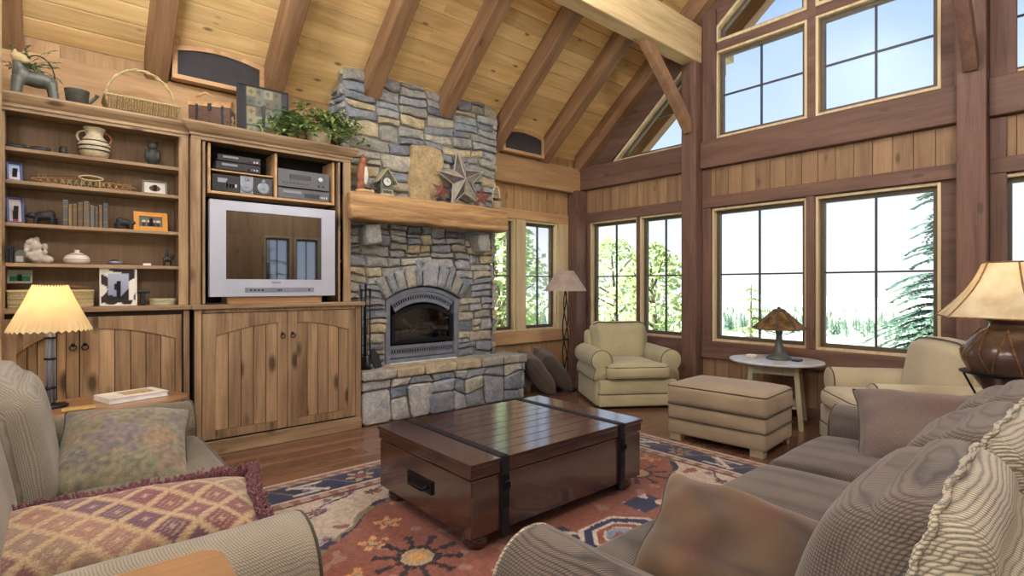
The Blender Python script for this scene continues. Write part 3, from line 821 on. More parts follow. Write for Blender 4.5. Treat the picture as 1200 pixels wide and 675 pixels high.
wall_stones(mb,-5.27,-YU,1.2,3.46,.06,0,.3,.12,22,M_=side_m(XL),skip=lambda u,z,s: z > ceilz(-u))
wall_stones(mb,YU,5.27,.5,3.46,.06,0,.3,.12,23,M_=side_p(XR),skip=lambda u,z,s: z > ceilz(u))
mb.build('chimney_stonework', M['stoneU'], fp)
mb = MB()
wall_stones(mb,XL,cx-.46,.52,1.22,YL+.08,YL,.34,.13,31); wall_stones(mb,cx+.46,XR,.52,1.22,YL+.08,YL,.34,.13,32)
def sk(x,z,s):
    r_ = math.hypot(x-cx,z-ac); return r_ < ar+.17 and abs(x-cx) < .60
wall_stones(mb,XL,XR,1.22,2.02,YL+.08,YL,.36,.125,33,skip=sk)
rn = random.Random(9); ang = -.60; 
while ang < .60:
    da = rn.uniform(.085,.15)
    if -.09 < ang < .02: da = .2
    if ang+da > .56: da = .62-ang
    r0 = ar+.012; r1 = ar+rn.uniform(.20,.30)+(.07 if da == .2 else 0)
    g = .006/r1
    P = []
    for (r_,q) in ((r0,ang+g),(r0,ang+da/2),(r0,ang+da-g),((r0+r1)/2,ang+da-g),(r1,ang+da-g-.005),(r1+.01,ang+da/2),(r1,ang+g+.01),((r0+r1)/2,ang+g)):
        P.append((cx+r_*math.sin(q), ac+r_*math.cos(q)))
    add_stone(mb,0,0,0,0,YL+.09,YL-.035+rn.uniform(-.012,.012),rn,poly=P)
    ang += da
mb.build('arch_surround_stonework', M['stoneU'], fp)
mb = MB(); P = [(2.82,2.27),(2.97,2.245),(3.12,2.25),(3.21,2.40),(3.20,2.58),(3.24,2.72),(3.20,2.84),(3.05,2.87),(2.90,2.85),(2.84,2.84),(2.83,2.60),(2.80,2.45)]
add_stone(mb,0,0,0,0,YU+.05,YU-.055,random.Random(3),poly=P)
mb.build('tan_slab', M['stoneTan'], fp)
for x in (2.36,3.74):
    mb = MB(); add_stone(mb,x-.09,x+.09,1.74,1.955,YL,4.80,random.Random(int(x*10)),gap=0)
    o = mb.build('corbel', M['stoneU'], fp)
# hearth
mb = MB(); mb.box(2.25,4.22,YH+.04,YL+.03,0,.46); mb.build('hearth_core', M['mortar_l'], fp)
mb = MB(); rn = random.Random(77); xs_ = [2.20]
while xs_[-1] < 4.27: xs_.append(xs_[-1]+rn.uniform(.17,.34))
xs_[-1] = 4.27
N__ = len(xs_)
lo = [(x,0) for x in xs_]
md = [(x+(rn.uniform(-.06,.06) if 0<i<N__-1 else 0), .17+rn.uniform(-.07,.08)) for i,x in enumerate(xs_)]
hi = [(x+(rn.uniform(-.06,.06) if 0<i<N__-1 else 0), .33+rn.uniform(-.05,.04)) for i,x in enumerate(xs_)]
tp = [(x,.43) for x in xs_]
def cell(a,b,c,d):
    cx2 = (a[0]+b[0]+c[0]+d[0])/4; cz2 = (a[1]+b[1]+c[1]+d[1])/4; P = []
    q = [a,b,c,d]
    for i in range(4):
        p0, p1 = q[i], q[(i+1)%4]; L = math.hypot(p1[0]-p0[0],p1[1]-p0[1])
        for t_ in (.10,.5,.90): P.append((p0[0]+(p1[0]-p0[0])*t_,p0[1]+(p1[1]-p0[1])*t_))
    return [(x+(cx2-x)*.035, max(.003,z_+(cz2-z_)*.05)) for (x,z_) in P]
i = 0
while i < N__-1:
    j = i+1
    if rn.random() < .45 and xs_[j]-xs_[i] > .2:   # one tall stone over both rows
        add_stone(mb,0,0,0,0,YH+.06,YH+rn.uniform(-.02,.008),rn,poly=cell(lo[i],lo[j],hi[j],hi[i]))
    else:
        add_stone(mb,0,0,0,0,YH+.06,YH+rn.uniform(-.02,.008),rn,poly=cell(lo[i],lo[j],md[j],md[i]))
        add_stone(mb,0,0,0,0,YH+.06,YH+rn.uniform(-.02,.008),rn,poly=cell(md[i],md[j],hi[j],hi[i]))
    add_stone(mb,0,0,0,0,YH+.06,YH+rn.uniform(-.02,.008),rn,poly=cell(hi[i],hi[j],tp[j],tp[i]))
    i = j
wall_stones(mb,YH+.02,5.2,0,.43,.06,0,.28,.13,43,M_=side_p(4.24))
mb.box(4.0,4.22,YL,5.2,0,.42)
mb.build('hearth_stonework', M['stoneL'], fp)
mb = MB(); rn = random.Random(4); x = 2.19
while x < 4.29:
    w = rn.uniform(.3,.55); x2 = min(4.30,x+w)
    if 4.30-x2 < .15: x2 = 4.30
    mb.rbox(((x+x2)/2,(YH-.03+YL+.14)/2,.483),(x2-x-.008,YL+.14-YH+.03,.095),.018,n=(8,6,4),wr=.012,wf=9,seed=x)
    x = x2
mb.build('hearth_cap', M['cap'], fp, smooth=False)

# insert
t = thing('fireplace_insert', 'grey arched gas fireplace insert set in the stonework', 'fireplace', (cx,YL,.53))
def archpoly(hw, zb, zs, rise, n=16):
    R_ = (hw*hw+rise*rise)/(2*rise); P = [(cx-hw,zb),(cx+hw,zb)]
    for i in range(n+1):
        a = math.asin(min(1,hw/R_))*(1-2*i/n); P.append((cx+R_*math.sin(a), zs+rise-R_+R_*math.cos(a)))
    return P
def ringpoly(O, I, y0, y1):
    mb = MB()
    for i in range(len(O)):
        j = (i+1)%len(O); mb.prism([O[i],O[j],I[j],I[i]],'y',y0,y1)
    return mb
O = archpoly(.455,.535,1.20,.135); I = archpoly(.405,.575,1.17,.125)
ringpoly(O,I,YL+.015,YL+.11).build('surround', M['pewter'], t, bev=.004)
O2 = archpoly(.405,.72,1.02,.10); I2 = archpoly(.365,.76,.995,.09)
ringpoly(archpoly(.385,.735,1.03,.115),archpoly(.345,.775,1.0,.105),YL+.02,YL+.05).build('door_frame', M['iron'], t, bev=.004)
mb = MB(); mb.prism(archpoly(.35,.77,1.0,.107),'y',YL+.035,YL+.04); mb.build('door_glass', M['fireglass'], t)
mb = MB(); mb.box(cx-.4,cx+.4,YL+.18,YL+.19,.55,1.29); mb.box(cx-.4,cx+.4,YL+.05,YL+.19,.735,.76); mb.build('firebox', M['dark'], t)
# fretwork strips (top follows the arch, bottom straight)
for nm, mode in (('lower_fretwork',0),('upper_fretwork',1)):
    mb = MB(); n = 26
    def pt(u, v):
        if mode == 0: return (cx-.40+.80*u, .585+.13*v)
        R_ = (.405**2+.125**2)/.25; a = math.asin(.405/R_)*(2*u-1)*.99
        rr_ = R_-.125*.0-.12*(1-v); return (cx+rr_*math.sin(a), 1.17+.125-R_+rr_*math.cos(a))
    def q(u0,v0,u1,v1,y0=YL+.035,y1=YL+.05):
        mb.prism([pt(u0,v0),pt(u1,v0),pt(u1,v1),pt(u0,v1)],'y',y0,y1)
    for i in range(n):
        q(i/n,0,(i+1)/n,.30); q(i/n,.72,(i+1)/n,1)
        mb.prism([pt(i/n,.30),pt((i+.22)/n,.30),pt((i+1)/n,.72),pt((i+.78)/n,.72)],'y',YL+.035,YL+.045)
        mb.prism([pt((i+.78)/n,.30),pt((i+1)/n,.30),pt((i+.22)/n,.72),pt(i/n,.72)],'y',YL+.036,YL+.044)
    mb.build(nm, M['pewter'], t)
mb = MB()
for (x0,z0,x1,z1,r_,y) in ((2.80,.80,3.22,.84,.035,5.10),(2.86,.86,3.28,.93,.032,5.12),(2.82,.98,2.98,.82,.026,5.08),(3.02,.97,3.30,.82,.03,5.09),(2.90,.80,3.00,.93,.024,5.07)):
    mb.tube([(x0,y,z0),((x0+x1)/2,y-.01,(z0+z1)/2+.01),(x1,y,z1)],[r_,r_*1.05,r_*.8],8)
mb.build('log', M['charlog'], t, smooth=True)
mb = MB(); mb.box(cx-.42,cx+.42,YL-.02,YL+.10,.523,.536); mb.build('sill_plate', M['carc'], t, bev=.003)

# mantel
mb = MB()
mb.rbox((3.045,4.83,2.115),(1.93,.26,.265),.03,n=(60,10,10),wr=.012,wf=7,fn=lambda q:(q.x,q.y+.012*noise.noise(V(q.x*2.2,0,q.z*14)),q.z+.012*noise.noise(V(q.x*1.7,q.y*3,4))-.0*q.x))
mant = tag(mb.build('mantel_log', M['mantel'], smooth=True), 'rough hewn log mantel shelf across the stone chimney', 'mantel')

# ---------------------------------------------------------------- cabinets
def door_leaf(root, x0, x1, z0, z1, y, px0, px1, pz0, za, zb, hx):
    """plank door with an arched frame; za/zb: panel height at its left and right end"""
    n = 8
    arc = [(px0+(px1-px0)*i/n, za+(zb-za)*(math.sin(PI/2*i/n) if zb > za else 1-math.sin(PI/2*(1-i/n)) if False else 1-math.cos(PI/2*(1-i/n))*0-(1-math.cos(PI/2*i/n))*0) ) for i in range(n+1)]
    arc = []
    for i in range(n+1):
        q = i/n
        h = za+(zb-za)*math.sin(PI/2*q) if zb > za else zb+(za-zb)*math.sin(PI/2*(1-q))
        arc.append((px0+(px1-px0)*q, h))
    d = bpy.data.objects.new('door', None); 
    mb = MB()
    mb.box(x0,px0,y,y+.022,z0,z1); mb.box(px1,x1,y,y+.022,z0,z1); mb.box(px0,px1,y,y+.022,z0,pz0)
    for i in range(n): mb.prism([arc[i],arc[i+1],(arc[i+1][0],z1),(arc[i][0],z1)],'y',y,y+.022)
    fr = mb.build('door', M['cab'], root)
    mb = MB(); k = 5; w = (px1-px0)/k
    for i in range(k):
        a = px0+i*w+.0028; b = px0+(i+1)*w-.0028
        def top(u):
            q = (u-px0)/(px1-px0)
            return za+(zb-za)*math.sin(PI/2*q) if zb > za else zb+(za-zb)*math.sin(PI/2*(1-q))
        P = [(a,pz0+.003),(b,pz0+.003),(b,top(b)-.003),((a+b)/2,top((a+b)/2)-.003),(a,top(a)-.003)]
        mb.prism(P,'y',y+.009,y+.02)
    mb.build('plank_panel', M['cab'], fr)
    mb = MB(); zc = .94
    mb.lathe([(0,-.001),(.013,0),(.011,.006),(.004,.010),(.004,.02)],(0,0,0),12,M=T(hx,y,zc,rx=PI/2))
    mb.tube([(hx+.019*math.sin(a),y-.017,zc-.019+.019*math.cos(a)) for a in [2*PI*i/14 for i in range(14)]],.0035,6,closed=True)
    mb.build('ring_handle', M['iron'], fr, smooth=True)
    return fr
def crown(x0, x1, yf, zb, zt, left=True, right=True, p=.07):
    """moulding: stepped profile sweeping round front and returns"""
    mb = MB(); pr = [(0,0),(.012,0),(.012,.02),(.03,.035),(.05,.06),(.058,.075),(p,.085),(p,1)]
    H_ = zt-zb
    prof = [(a, zb+(b if b < 1 else H_)) for a,b in pr if b < H_ or b == 1]
    def pathpt(o): return [(x0-(o if left else 0),5.12),(x0-(o if left else 0),yf-o),(x1+(o if right else 0),yf-o),(x1+(o if right else 0),5.12)]
    vs = []; fs = []
    for (o,z) in prof:
        for p_ in pathpt(o): vs.append((p_[0],p_[1],z))
    m = len(prof)
    for i in range(m-1):
        for k in range(3): fs.append((i*4+k,i*4+k+1,(i+1)*4+k+1,(i+1)*4+k))
    fs.append(tuple((m-1)*4+k for k in range(4))); fs.append(tuple(range(4))); fs.append(tuple([i*4 for i in range(m)]+[]) if False else (0,4,8,12)) if False else None
    fs = [f for f in fs if f]
    mb.add(vs,fs); return mb
CZ = 1.20
# left: bookcase over plank doors
bc = thing('bookcase', 'tall knotty wood bookcase with open shelves over arched plank doors, left of the television', 'bookcase', (.25,5.0,0))
mb = MB()
mb.box(-.26,.785,4.78,5.16,0,1.165); mb.build('base_cabinet', M['gap'], bc)
mb = MB(); mb.box(-.28,.80,4.735,5.16,1.165,CZ); mb.build('counter', M['cabh'], bc, bev=.006)
mb = MB(); mb.box(-.26,.785,4.765,4.779,0,.12); mb.build('plinth', M['cabh'], bc, bev=.004)
door_leaf(bc,-.26,.118,.13,1.13,4.758,-.20,.05,.19,.90,1.03,.085)
door_leaf(bc,.124,.73,.13,1.13,4.758,.225,.69,.19,1.045,.95,.15)
mb = MB(); mb.box(.745,.785,4.76,4.779,.12,1.16); mb.build('stile', M['cab'], bc, bev=.003)
mb = MB(); mb.box(-.30,.76,5.13,5.16,CZ,2.60); mb.build('back_panel', M['cabin'], bc)
for (a,b_) in ((-.30,-.262),(.735,.775)):
    mb = MB(); mb.box(a,b_,4.86,5.13,CZ,2.55); mb.build('side_panel', M['cab'], bc)
mb = MB(); mb.box(.725,.79,4.84,4.862,CZ,2.55); mb.build('face_stile', M['cab'], bc, bev=.003)
mb = MB(); mb.box(-.30,.79,4.838,4.863,2.52,2.60); mb.box(-.30,.78,4.86,5.13,2.56,2.60); mb.build('frieze', M['cabh'], bc, bev=.003)
crown(-.30,.79,4.838,2.545,2.635,left=False,right=False,p=.055).build('crown_moulding', M['cabh'], bc)
SH = [2.283,2.062,1.775,1.505]
for z in SH:
    mb = MB(); mb.box(-.262,.735,4.865,5.13,z-.025,z); mb.build('shelf', M['cabh'], bc, bev=.003)
# right: television cabinet
tc_ = thing('television_cabinet', 'large knotty wood cabinet holding the television above arched plank doors', 'cabinet', (1.5,5.0,0))
mb = MB(); mb.box(.812,2.185,4.742,5.16,0,1.165); mb.build('base_cabinet', M['gap'], tc_)
mb = MB(); mb.box(.79,2.215,4.69,5.16,1.165,CZ); mb.build('counter', M['cabh'], tc_, bev=.006)
mb = MB(); mb.box(.80,2.19,4.715,4.741,0,.115); mb.build('plinth', M['cabh'], tc_, bev=.006)
door_leaf(tc_,.865,1.508,.13,1.13,4.72,.955,1.43,.195,.95,1.035,1.468)
door_leaf(tc_,1.513,2.125,.13,1.13,4.72,1.588,2.06,.195,1.036,.945,1.552)
mb = MB(); mb.box(.812,.86,4.722,4.741,.115,1.165); mb.box(2.13,2.185,4.722,4.741,.115,1.165); mb.box(.86,2.13,4.722,4.741,1.135,1.165); mb.build('face_frame', M['cab'], tc_, bev=.003)
for (a,b_,c_,d_) in ((.80,.825,.80,.868),(2.09,2.115,2.045,2.115)):
    mb = MB(); mb.box(a,b_,4.82,5.14,CZ,2.56); mb.build('side_panel', M['cab'], tc_)
    mb = MB(); mb.box(c_,d_,4.795,4.821,CZ,2.55); mb.build('face_stile', M['cab'], tc_, bev=.003)
mb = MB(); mb.box(.80,2.115,4.793,4.822,2.515,2.60); mb.box(.80,2.115,4.82,5.14,2.57,2.60); mb.build('frieze', M['cabh'], tc_, bev=.003)
crown(.80,2.115,4.793,2.545,2.645,p=.062).build('crown_moulding', M['cabh'], tc_)
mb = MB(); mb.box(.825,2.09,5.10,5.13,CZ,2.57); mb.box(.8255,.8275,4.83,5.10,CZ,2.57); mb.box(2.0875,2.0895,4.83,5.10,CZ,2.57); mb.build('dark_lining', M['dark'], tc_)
for x in (.892,2.008):
    mb = MB(); mb.box(x-.010,x+.010,4.81,5.08,CZ+.005,2.51); mb.build('pocket_door', M['cab'], tc_, bev=.002)
mb = MB(); mb.box(.925,.945,4.84,5.09,2.105,2.51); mb.box(1.955,1.975,4.84,5.09,2.105,2.51); mb.box(1.440,1.462,4.84,5.09,2.127,2.51); mb.box(.945,1.955,4.84,5.09,2.105,2.127)
mb.build('component_rack', M['trimA'], tc_, bev=.002)
mb = MB(); mb.box(.945,1.44,4.87,5.09,2.298,2.31); mb.build('small_shelf', M['trimA'], tc_)
# television
tv = thing('television', 'silver flat faced tube television with window reflections in its dark screen', 'television', (1.43,4.9,1.255))
mb = MB(); O = [(.923,1.262),(1.945,1.262),(1.945,2.045),(.923,2.045)]; I = [(1.04,1.405),(1.822,1.405),(1.822,1.965),(1.04,1.965)]
for i in range(4):
    j = (i+1)%4; mb.prism([O[i],O[j],I[j],I[i]],'y',4.755,4.80)
mb.build('front_bezel', M['silver'], tv)
mb = MB(); mb.box(.93,1.94,4.80,4.86,1.262,2.04); mb.prism([(1.0,1.28),(1.87,1.28),(1.80,1.95),(1.07,1.95)],'y',4.86,5.06); mb.build('rear_case', M['silver'], tv)
mb = MB(); mb.box(1.036,1.826,4.772,4.80,1.40,1.97); mb.build('screen', M['screen'], tv, bev=.004)
mb = MB(); mb.box(1.18,1.75,4.751,4.756,1.295,1.335); mb.build('control_panel', M['pewter'], tv, bev=.001)
mb = MB()
for x in (1.22,1.25,1.28,1.31,1.44,1.46,1.70): mb.box(x,x+.014,4.748,4.752,1.308,1.322)
mb.build('button', M['blackp'], tv)
mb = MB(); mb.box(1.395,1.465,4.752,4.756,1.372,1.384); mb.build('name_badge', M['pewter'], tv)
mb = MB(); mb.box(1.06,1.84,4.80,5.02,1.2005,1.258); tag(mb.build('television_riser', M['trimA'], bev=.004), 'low wooden riser board under the television', 'riser')
mb = MB(); mb.tube([(.90,4.84,1.215),(.95,4.80,1.208),(1.02,4.79,1.209),(1.06,4.80,1.206)],.004,6); mb.tube([(1.0,4.78,1.206),(.94,4.77,1.206),(.90,4.80,1.206)],.003,6)
tag(mb.build('power_cord', M['blackp']), 'black cord loop left of the television riser', 'cord')
# stereo
def unit(name, label, cat, x0, x1, z0, z1, y=4.86, kind='deck', mat='blackp', group=None):
    t = thing(name, label, cat, ((x0+x1)/2,y,z0), group=group)
    mb = MB(); mb.box(x0,x1,y,y+.2,z0+.006,z1); 
    for fx in (x0+.03,x1-.03): mb.box(fx-.012,fx+.012,y+.02,y+.04,z0,z0+.007)
    mb.build('case', M[mat], t, bev=.002); h = z1-z0
    if kind == 'receiver':
        mb = MB(); mb.box(x0+.10,x1-.17,y-.003,y+.001,z0+h*.5,z0+h*.75); mb.build('display', M['blackp'], t)
        mb = MB(); mb.lathe([(.020,0),(.020,.018),(.0,.018)],M=T(x1-.09,y,z0+h*.62,rx=PI/2),n=20); mb.build('volume_knob', M['silver'], t, smooth=False)
        mb = MB()
        for i in range(8): mb.box(x0+.04+.03*i,x0+.055+.03*i,y-.003,y+.001,z0+h*.22,z0+h*.30)
        mb.lathe([(.009,0),(.009,.01),(0,.01)],M=T(x1-.10,y,z0+h*.25,rx=PI/2),n=12); mb.lathe([(.009,0),(.009,.01),(0,.01)],M=T(x1-.06,y,z0+h*.25,rx=PI/2),n=12)
        mb.build('button', M['blackp'], t)
    elif kind == 'deck':
        mb = MB(); mb.box(x0+.04,x0+.04+(x1-x0)*.35,y-.003,y+.001,z0+h*.55,z0+h*.8); mb.build('tray', M['pewter'], t)
        mb = MB(); mb.box(x0+(x1-x0)*.5,x0+(x1-x0)*.8,y-.003,y+.001,z0+h*.25,z0+h*.65); mb.build('display', M['blackp'], t)
        mb = MB(); 
        for i in range(4): mb.box(x1-.10+.022*i,x1-.088+.022*i,y-.003,y+.001,z0+h*.3,z0+h*.5)
        mb.build('button', M['silver'], t)
    elif kind == 'speaker':
        mb = MB(); c = ((x0+x1)/2, z0+h*.42); mb.lathe([(.052,0),(.050,.006),(.03,-.0),(.012,.004),(0,.006)],M=T(c[0],y,c[1],rx=PI/2),n=24)
        mb.lathe([(.018,0),(.018,.005),(0,.004)],M=T(c[0],y,z0+h*.82,rx=PI/2),n=16); mb.build('cone', M['pewter'], t, smooth=True)
    return t
unit('satellite_box','slim dark receiver box on top in the left bay above the television','stereo component',1.0,1.33,2.381,2.44)
unit('video_player','dark player box directly under the slim box, left bay above the television','stereo component',.99,1.33,2.31,2.38,mat='mesh_grey')
unit('mini_stereo','black mini stereo at the left of the lower left bay','stereo component',.96,1.165,2.127,2.27,kind='deck')
unit('silver_speaker','small stereo centre unit with silver front in the lower left bay','stereo component',1.17,1.275,2.127,2.28,kind='speaker',mat='pewter')
unit('bookshelf_speaker','dark bookshelf speaker at the right of the lower left bay','speaker',1.28,1.43,2.127,2.28,kind='speaker')
unit('stereo_receiver','tall silver grey stereo receiver in the right bay above the television','stereo component',1.475,1.935,2.228,2.39,kind='receiver',mat='deck')
unit('disc_player','flat silver grey disc player under the stereo receiver','stereo component',1.475,1.935,2.128,2.222,kind='deck',mat='deck')

# ---------------------------------------------------------------- shelf things
def blob(name, mat, parent, ells, caps=(), vox=.006, sm=4):
    """one continuous surface grown over ellipsoids and tapering limbs"""
    mb = MB()
    for e in ells:
        c, r3 = e[0], e[1]; rot = e[2] if len(e) > 2 else (0,0,0)
        k = 8; prof = [(math.sin(PI*i/k), -math.cos(PI*i/k)) for i in range(k+1)]; prof[0] = (0,-1); prof[-1] = (0,1)
        Mx = T(*c, *rot) @ Matrix.Diagonal((r3[0],r3[1],r3[2],1)); mb.lathe(prof, n=14, M=Mx)
    for (p,q,r0,r1) in caps: mb.tube([p,q],[r0,r1],8)
    o = mb.build(name, mat, parent, smooth=True)
    m = o.modifiers.new('Remesh','REMESH'); m.mode = 'VOXEL'; m.voxel_size = vox; m.use_smooth_shade = True
    s = o.modifiers.new('Smooth','SMOOTH'); s.iterations = sm; s.factor = .5
    return o
def setcols(mb, fn):
    mb.c = [fn(p) for p in mb.v]
def picture(name, label, x0, x1, z0, z1, y, tilt, fcol, fn, fw_=.018, cat='picture frame', rz=0, matf=None, mount=None, group=None):
    """framed print leaning back on its shelf"""
    t = thing(name, label, cat, ((x0+x1)/2,y,z0), group=group)
    Mx = T((x0+x1)/2, y, z0+.002, rx=-tilt, rz=rz); w = (x1-x0)/2; h = z1-z0
    mb = MB()
    for (a,b,c,d) in ((-w,-w+fw_,0,h),(w-fw_,w,0,h),(-w+fw_,w-fw_,0,fw_),(-w+fw_,w-fw_,h-fw_,h)): mb.box(a,b,0,.016,c,d,Mx)
    mb.box(-w+.004,w-.004,.012,.018,.004,h-.004,Mx)
    if matf is not None:
        mb2 = MB(); n = 40
        mb.build('frame', fcol, t)
    else: mb.build('frame', fcol, t, bev=.002)
    a0,a1,c0,c1 = -w+fw_,w-fw_,fw_,h-fw_; n = 28; mb = MB(); vs = []; fs = []; cc = []
    for j in range(n+1):
        for i in range(n+1):
            u = i/n; v = j/n; vs.append((a0+(a1-a0)*u,.008,c0+(c1-c0)*v)); cc.append(fn(u,v))
    for j in range(n):
        for i in range(n): fs.append((j*(n+1)+i,j*(n+1)+i+1,(j+1)*(n+1)+i+1,(j+1)*(n+1)+i))
    mb.add(vs,fs,Mx); mb.c = cc; mb.build('print', M['attr'], t)
    mb = MB(); mb.box(-.012,.012,0,.004,0,h*.62,Mx @ T(0,.018,.01,rx=tilt*2.2)); mb.build('easel_leg', M['blackp'], t)
    return t
def c8(r_,g,b): return rgb(r_,g,b)[:3]
M['blue'] = plain('blue_frame', rgb(58,72,128), .4); M['orangef'] = plain('amber_frame', rgb(206,140,50), .45)
M['greyf'] = plain('grey_frame', rgb(120,112,100), .5); M['whitef'] = plain('ivory_frame', rgb(220,214,204), .4)
M['potA'] = plain('banded_pottery', rgb(196,180,150), .6, var=.2, vs=30); M['terra'] = plain('terracotta', rgb(150,80,56), .7)
M['darkfig'] = plain('dark_bronze_figure', rgb(52,52,48), .5, .2, var=.3, vs=30); M['bear'] = plain('black_bear_figure', rgb(40,42,46), .5)
M['shell'] = plain('pale_shell', rgb(190,180,166), .55, var=.25, vs=25); M['red'] = plain('barn_red', rgb(124,74,66), .6, var=.2)
M['cardinal'] = plain('rust_red_figure', rgb(150,92,66), .55, var=.3, vs=20); M['tin'] = plain('weathered_tin', rgb(104,106,100), .5, .4, var=.3, vs=14)
M['wicker'] = wood('wicker', rgb(214,196,150), rgb(150,128,86), 'x', .7, 0, grain=60, bump=.6, isl=.25)
M['wickerD'] = wood('dark_wicker', rgb(150,112,70), rgb(96,66,40), 'x', .7, 0, grain=60, bump=.6, isl=.25)
def pot(name, label, c, prof, mat, cat='pot', extra=None, n=28, sub=None):
    t = thing(name, label, cat, c); mb = MB(); mb.lathe(prof, c, n); mb.build('body', M[mat], t, smooth=True)
    if extra: extra(t)
    return t
# shelf 1 (top)
z = SH[0]
for i,(x,s,lb) in enumerate(((-.22,1,'small dark duck figure, leftmost on the top shelf'),(-.10,1.1,'small dark lizard like figure second from the left on the top shelf'),)):
    t = thing('animal_figurine', lb, 'figurine', (x,4.95,z))
    blob('body', M['darkfig'], t, [((x,4.95,z+.022),(.045*s,.02,.020)),((x+.05*s,4.95,z+.028),(.016,.014,.016))], [((x-.04,4.95,z+.02),(x-.07,4.95,z+.01),.010,.004)], .004)
    mb = MB(); mb.lathe([(.006,0),(.002,.004)],(x+.063*s,4.95,z+.03),8); mb.build('beak', M['brass'], t)
mb = MB(); mb.lathe([(.024,0),(.026,.02),(.02,.06),(.012,.065),(.010,.045)],(.035,4.95,z),16); tag(mb.build('stone_cup', M['darkfig'], smooth=True), 'little dark stone cup left of the banded vase', 'cup')
def vasex(t):
    for k,(zz,m_) in enumerate(((.055,'darkfig'),(.085,'darkfig'),(.10,'whitef'),(.125,'darkfig'))):
        rr_ = .0945 if k in (0,1) else (.094 if k==2 else .083)
        mb = MB(); mb.lathe([(rr_-.004,zz-.005),(rr_+.0015,zz-.004),(rr_+.0015,zz+.004),(rr_-.004,zz+.005)],(.21,4.95,z),28); mb.build('painted_band', M[m_], t, smooth=True)
    for s in (-1,1):
        mb = MB(); mb.tube([(.21+s*(.05+.05*math.sin(a)),4.95,z+.155+.045*math.cos(a)) for a in [PI*i/9 for i in range(10)]],.007,8); mb.build('handle', M['cardinal' if s>0 else 'potA'], t, smooth=True)
pot('banded_vase','round bellied tan vase with black and white painted bands on the top shelf',(.21,4.95,z),[(.055,0),(.08,.02),(.093,.055),(.093,.09),(.08,.13),(.058,.155),(.05,.17),(.056,.20),(.068,.225),(.060,.222),(.045,.17)],'potA','vase',vasex)
t = thing('dark_owl_figurine','dark standing figure at the right end of the top shelf','figurine',(.565,4.95,z))
blob('body', M['darkfig'], t, [((.565,4.95,z+.07),(.045,.036,.07)),((.565,4.945,z+.155),(.036,.03,.036)),((.535,4.95,z+.19),(.010,.010,.020)),((.595,4.95,z+.19),(.010,.010,.020)),((.525,4.95,z+.08),(.014,.03,.05)),((.605,4.95,z+.08),(.014,.03,.05))], [], .005)
mb = MB(); mb.lathe([(.045,0),(.045,.012),(0,.012)],(.565,4.95,z),20); mb.build('base', M['darkfig'], t)
# shelf 2
z = SH[1]
picture('photo_frame','small blue framed photo on the second shelf from the top',-.255,-.175,z,z+.135,4.93,.2,M['blue'],lambda u,v: c8(150,170,200) if v>.5 else c8(200,190,190), .012, rz=.2)
t = thing('snowshoes','long pair of laced wooden snowshoes lying along the second shelf','snowshoes',(.15,4.97,z))
for s,(yy,zz) in enumerate(((4.96,z+.030),(5.02,z+.05))):
    P = []
    for i in range(24):
        a = 2*PI*i/24; q = (1-math.cos(a))/2; P.append((-.14+.60*q-.0*s, yy+.0, zz+.006+.030*math.sin(a)*math.sin(PI*min(1,q*1.0+.02))**.5))
    mb = MB(); mb.tube(P,.006,6,closed=True); fr = mb.build('frame', M['wickerD'], t, smooth=True)
    mb = MB()
    for i in range(14):
        x = -.10+.54*i/14; mb.tube([(x,yy,zz-.018),(x+.03,yy,zz+.032)],.0018,4); mb.tube([(x+.03,yy,zz-.018),(x,yy,zz+.032)],.0018,4)
    mb.build('lacing', M['wicker'], fr)
mb = MB(); mb.tube([(.19+.07*math.cos(2*PI*i/20),4.93+.02*math.sin(2*PI*i/20),z+.075+.02*math.sin(2*PI*i/20)) for i in range(20)],.005,6,closed=True); mb.tube([(.13,4.93,z+.005),(.14,4.93,z+.07)],.004,6); mb.tube([(.24,4.93,z+.005),(.24,4.93,z+.07)],.004,6)
tag(mb.build('twig_hoop', M['wicker'], smooth=True), 'small bent twig hoop standing before the snowshoes', 'hoop')
picture('photo_frame','small grey framed portrait at the right end of the second shelf',.50,.665,z,z+.115,4.95,.18,M['greyf'],lambda u,v: c8(96,60,44) if (u-.5)**2+(v-.45)**2*.8<.07 else c8(206,200,188), .014)
# shelf 3
z = SH[2]
picture('photo_frame','tall blue framed photo at the left end of the shelf with the books',-.255,-.165,z,z+.185,4.93,.2,M['blue'],lambda u,v: c8(150,60,50) if abs(u-.5)<.25 and v<.5 else c8(180,170,170), .014, rz=.2)
def bear(x, s, face, lb, grp):
    t = thing('bear_figurine', lb, 'figurine', (x,4.95,z), group='black bear bookends'); y = 4.95; f_ = face
    blob('body', M['bear'], t, [((x,y,z+.070*s),(.062*s,.032*s,.034*s)),((x-f_*.03*s,y,z+.082*s),(.034*s,.03*s,.034*s)),((x+f_*.073*s,y,z+.068*s),(.026*s,.021*s,.022*s)),((x+f_*.098*s,y,z+.060*s),(.014*s,.010*s,.010*s)),((x+f_*.066*s,y-.012,z+.09*s),(.007*s,.005,.008*s)),((x+f_*.066*s,y+.012,z+.09*s),(.007*s,.005,.008*s))],
        [((x+f_*.045*s,y-.018,z+.06*s),(x+f_*.052*s,y-.018,z+.004),.016*s,.011*s),((x+f_*.03*s,y+.018,z+.06*s),(x+f_*.034*s,y+.018,z+.004),.016*s,.011*s),((x-f_*.045*s,y-.018,z+.06*s),(x-f_*.04*s,y-.018,z+.004),.019*s,.012*s),((x-f_*.055*s,y+.018,z+.06*s),(x-f_*.062*s,y+.018,z+.004),.019*s,.012*s)], .0045, 5)
bear(-.065, .95, -1, 'black walking bear figure left of the row of books', None)
bear(.385, .80, 1, 'black bear figure right of the row of books', None)
